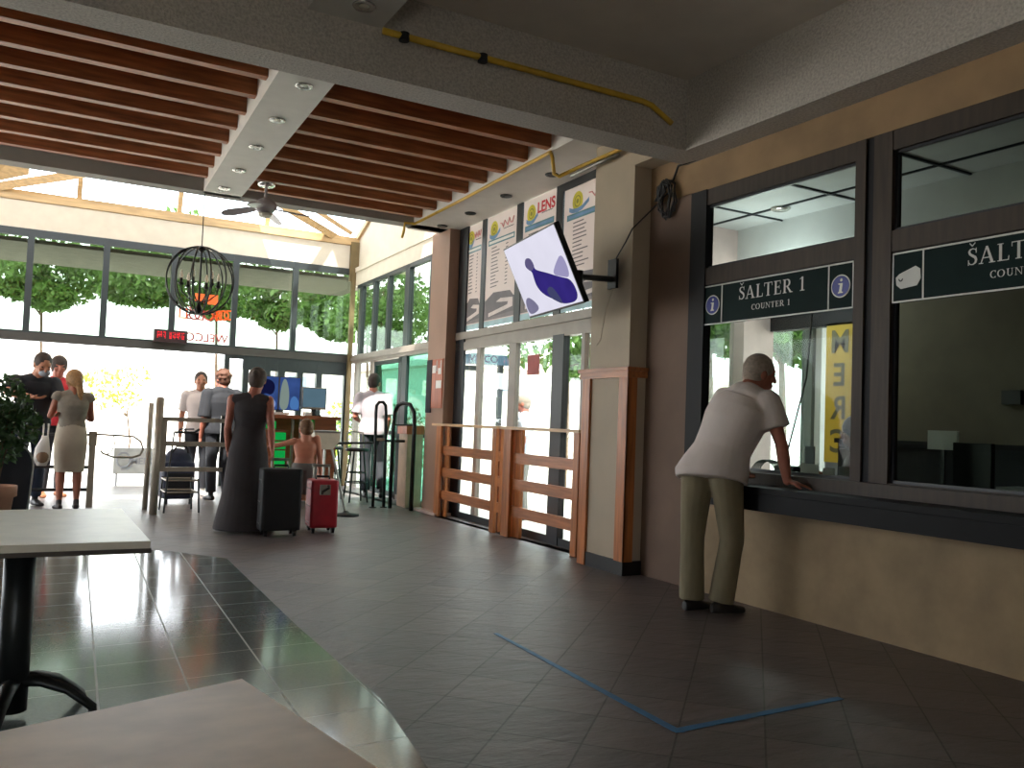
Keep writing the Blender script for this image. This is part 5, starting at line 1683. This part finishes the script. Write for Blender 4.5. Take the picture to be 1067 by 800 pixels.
for i, x in enumerate((-2.2, .12, 3.7, 5.4, 7.4)):
    r = random.Random(40 + i)
    z = (4.1, 4.1, 4.25, 4.1, 4.0)[i] + .1
    z += (-.1, .2)[i % 2]
    sh = -1.0 if i == 2 else 0
    cr = [((r.uniform(-1.0, -.5), r.uniform(-.3, .3), z + .15), (.95, .9, .62)), ((r.uniform(.4, .9), r.uniform(-.3, .3), z + .1), (.95, .9, .66)), ((r.uniform(-.2, .2), .3, z + .9), (1.6, 1.2, .85)), ((r.uniform(-.5, .5), .2, z + .2), (1.7, .9, .5)), ((r.uniform(-1.2, 1.2), -.4, z - .45), (.6, .5, .36)), ((r.uniform(-.8, .8), .2, z - .3), (.9, .5, .3))]
    cr = [((a[0] + sh, a[1], a[2]), b) for a, b in cr]
    tree(names[i], x * (1, 1.07)[i % 2], (20.9, 23.6)[i % 2], 3.9, cr, .17, 900, 'leaf', 60 + i, .045)
tree('young thin tree with yellow green leaves outside the entrance', 1.8, 19.6, 1.3, [((-.25, 0, 1.7), (.35, .3, .3)), ((-.6, 0, 1.95), (.3, .3, .22)), ((.05, 0, 2.0), (.4, .3, .25)), ((-.5, 0, 1.5), (.3, .3, .2)), ((-.05, 0, 1.55), (.3, .3, .2))], .10, 90, 'leafy', 81, .025, 'small plants outside')
for i, (x, y, z, sx_, lab) in enumerate(((6.8, 18.3, 3.5, 1.0, 'leafy tree outside the lobby side windows'), (9.2, 14.3, 2.95, 1.1, 'leafy tree outside the glass front beside the stone pillar'), (9.2, 10.2, 3.2, 1.0, 'leafy tree outside the office windows beyond the pink column'), (11.2, 10.6, 3.2, 1.2, 'leafy tree outside the office windows beyond the white pipe'), (13.0, 7.4, 3.4, 1.0, 'leafy tree outside the inner office doorway'))):
    r = random.Random(90 + i)
    cr = [((-.5 * sx_, 0, z), (.8 * sx_, .8, .55)), ((.5 * sx_, .2, z + .05), (.8 * sx_, .8, .6)), ((0, 0, z + .7), (1.1 * sx_, 1., .7)), ((.2, -.3, z - .4), (.45, .45, .35))]
    if i == 3:
        cr += [((-.2, 0, z - .1), (.8, .6, .5))]
    tree(lab, x, y, 2.8, cr, .17, 420, 'leaf', 95 + i, .08, 'street trees')
t = thing('hedge', 'low green hedge outside the side door', 'hedge', (6.5, 17.0, -.13))
m = MB(); leaves(m, (0, 0, .9), (1.2, .5, .8), 900, .14, random.Random(5)); m.make('foliage', M['leaf'], t)
t = thing('garden_shrub', 'pale green shrub outside beside the corner post', 'shrub', (6.6, 19.3, -.13))
m = MB(); leaves(m, (0, 0, 1.0), (.8, .6, .9), 500, .14, random.Random(8)); m.make('foliage', M['leafy'], t)

struct(boxobj('roof_awning', (-5, 14.9, 3.66), (5.4, 17.0, 3.72), M['awning']), 'grey awning outside the upper back windows')
def house(label, lo, hi, wins, face, roofh=1.):
    t = thing('house', label, 'house', (0, 0, 0))
    boxobj('wall', lo, hi, M['house'], t)
    m = MB()
    x0, y0, z0 = lo; x1, y1, z1 = hi
    m.rings([[(x0 - .4, y0 - .4, z1), (x1 + .4, y0 - .4, z1), (x1 + .4, y1 + .4, z1), (x0 - .4, y1 + .4, z1)], [(x0 + 1.5, (y0 + y1) / 2 - .1, z1 + roofh), (x1 - 1.5, (y0 + y1) / 2 - .1, z1 + roofh), (x1 - 1.5, (y0 + y1) / 2 + .1, z1 + roofh), (x0 + 1.5, (y0 + y1) / 2 + .1, z1 + roofh)]])
    m.make('roof', M['roof'], t)
    for a, b, c_, d_ in wins:
        if face == 'y':
            w = boxobj('window', (a, lo[1] - .05, c_), (b, lo[1], d_), M['house'], t)
            boxobj('pane', (a + .06, lo[1] - .06, c_ + .06), (b - .06, lo[1] - .05, d_ - .06), M['housewin'], w)
    return t
house('white house far beyond the entrance opening', (-6, 36, -.13), (13, 44, 3.1), [(1.6, 3.0, 1.9, 2.9), (4.0, 5.2, 1.9, 2.9), (7.8, 8.8, 1.9, 2.9), (9.3, 10.2, 2.0, 2.9)], 'y', .35)
house('white house with grey window across the street', (9.2, 20, -.13), (19, 27, 2.62), [(10.3, 11.1, 1.98, 2.42)], 'y', .9)
t = thing('street_shelter', 'dark street shelter with boxy sign behind the glass front', 'shelter', (0, 0, 0))
boxobj('roof_sign', (8.0, 16.0, 2.42), (8.85, 16.5, 2.64), M['board'] if False else M['darkglass'], t); boxobj('beam', (7.5, 16.1, 2.28), (8.3, 16.4, 2.38), M['darksteel'], t)
for x in (7.55, 8.72):
    boxobj('post', (x, 16.2, -.13), (x + .1, 16.3, 2.42), M['darksteel'], t)
t = thing('parked_car', 'white parked car outside beyond the entrance door panels', 'car', (10.2, 29.5, -.13))
m = MB()
prof = [(-2.0, .35), (-2.0, .8), (-1.3, .95), (-.7, 1.42), (.7, 1.45), (1.4, 1.0), (2.0, .85), (2.05, .35)]
m.rings([[(x, -.8, z) for x, z in prof], [(x, .8, z) for x, z in prof]]); m.make('body', M['car'], t)
m = MB(); m.face([(-1.1, -.81, .98), (-.62, -.81, 1.36), (.62, -.81, 1.38), (1.15, -.81, 1.0)]); m.make('window', M['housewin'], t)
for x in (-1.25, 1.3):
    m = MB(); m.cyl((x, -.83, .33), (x, -.6, .33), .33, .33, 20); m.make('wheel', M['black'], t)
t = thing('street_plate', 'pale grey plate with a ring emblem standing outside the gate', 'sign', (0, 0, 0))
boxobj('plate', (1.24, 15.5, .13), (1.86, 15.54, .56), pm('pale grey plate', (176, 176, 172), .7), t)
m = MB(); m.tube([(1.39 + .10 * math.cos(a), 15.495, .36 + .12 * math.sin(a)) for a in [2 * PI * i / 20 for i in range(20)]], .018, 6, True); m.tube([(1.36, 15.494, .2), (1.46, 15.494, .21), (1.53, 15.494, .28)], .014, 6); m.make('emblem', M['greyban'], t)
for x in (1.28, 1.80):
    boxobj('post', (x, 15.5, -.13), (x + .03, 15.53, .14), M['greyban'], t)
textobj('lettering', 'MERC', .15, (1.69, 15.497, .34), (1, 0, 0), (0, 0, 1), M['greyban'], t, bold=.003)

ol = bpy.data.lights.new('office_fill', 'POINT')  # added fill light to brighten the office ceiling, no fitting hangs here
ol.energy = 30.
ol.shadow_soft_size = .15
ol.color = (.9, .97, 1.)
oo = bpy.data.objects.new('office_fill', ol)
COL.objects.link(oo)
oo.location = (5.85, 5.75, 2.55)

# ---------------------------------------------------------------- light and camera
w = bpy.data.worlds.new('World')
S.world = w
w.use_nodes = True
nt = w.node_tree
for n_ in list(nt.nodes):
    nt.nodes.remove(n_)
out = nt.nodes.new('ShaderNodeOutputWorld')
bg = nt.nodes.new('ShaderNodeBackground')
sky = nt.nodes.new('ShaderNodeTexSky')
sky.sky_type = 'HOSEK_WILKIE'
sky.turbidity = 4.
sky.ground_albedo = .6
sky.sun_direction = V((-.3, -.5, .8)).normalized()
mx = nt.nodes.new('ShaderNodeMix')
mx.data_type = 'RGBA'
mx.inputs[0].default_value = .75
mx.inputs[7].default_value = (.95, .98, 1.0, 1)
nt.links.new(sky.outputs[0], mx.inputs[6])
nt.links.new(mx.outputs[2], bg.inputs[0])
bg.inputs[1].default_value = 9.0
nt.links.new(bg.outputs[0], out.inputs[0])

sun = bpy.data.lights.new('sun', 'SUN')
sun.energy = 14.
sun.color = (1., .95, .86)
sun.angle = .01
so = bpy.data.objects.new('sun', sun)
COL.objects.link(so)
so.rotation_euler = V((.30, .42, -.85)).to_track_quat('-Z', 'Y').to_euler()

F = 896.7
yaw, pi_, ro = [math.radians(a) for a in (29.166, 2.624, 2.160)]
f = V((math.sin(yaw) * math.cos(pi_), math.cos(yaw) * math.cos(pi_), math.sin(pi_)))
r = f.cross(V((0, 0, 1))).normalized()
u = r.cross(f)
r2 = r * math.cos(ro) + u * math.sin(ro)
u2 = u * math.cos(ro) - r * math.sin(ro)
cam = bpy.data.cameras.new('camera')
cam.sensor_width = 36
cam.lens = F / 1067 * 36
cam.clip_start = .05
cam.clip_end = 300
co = bpy.data.objects.new('camera', cam)
COL.objects.link(co)
mt = Matrix((r2, u2, -f)).transposed().to_4x4()
mt.translation = (0, 0, 1.2)
co.matrix_world = mt
S.camera = co
S.view_settings.view_transform = 'Standard'
S.view_settings.look = 'None'
S.view_settings.exposure = .1
S.cycles.use_denoising = True
S.cycles.max_bounces = 8
S.cycles.diffuse_bounces = 5
S.cycles.transparent_max_bounces = 24
S.cycles.sample_clamp_indirect = 30
S.cycles.caustics_reflective = False
S.cycles.caustics_refractive = False
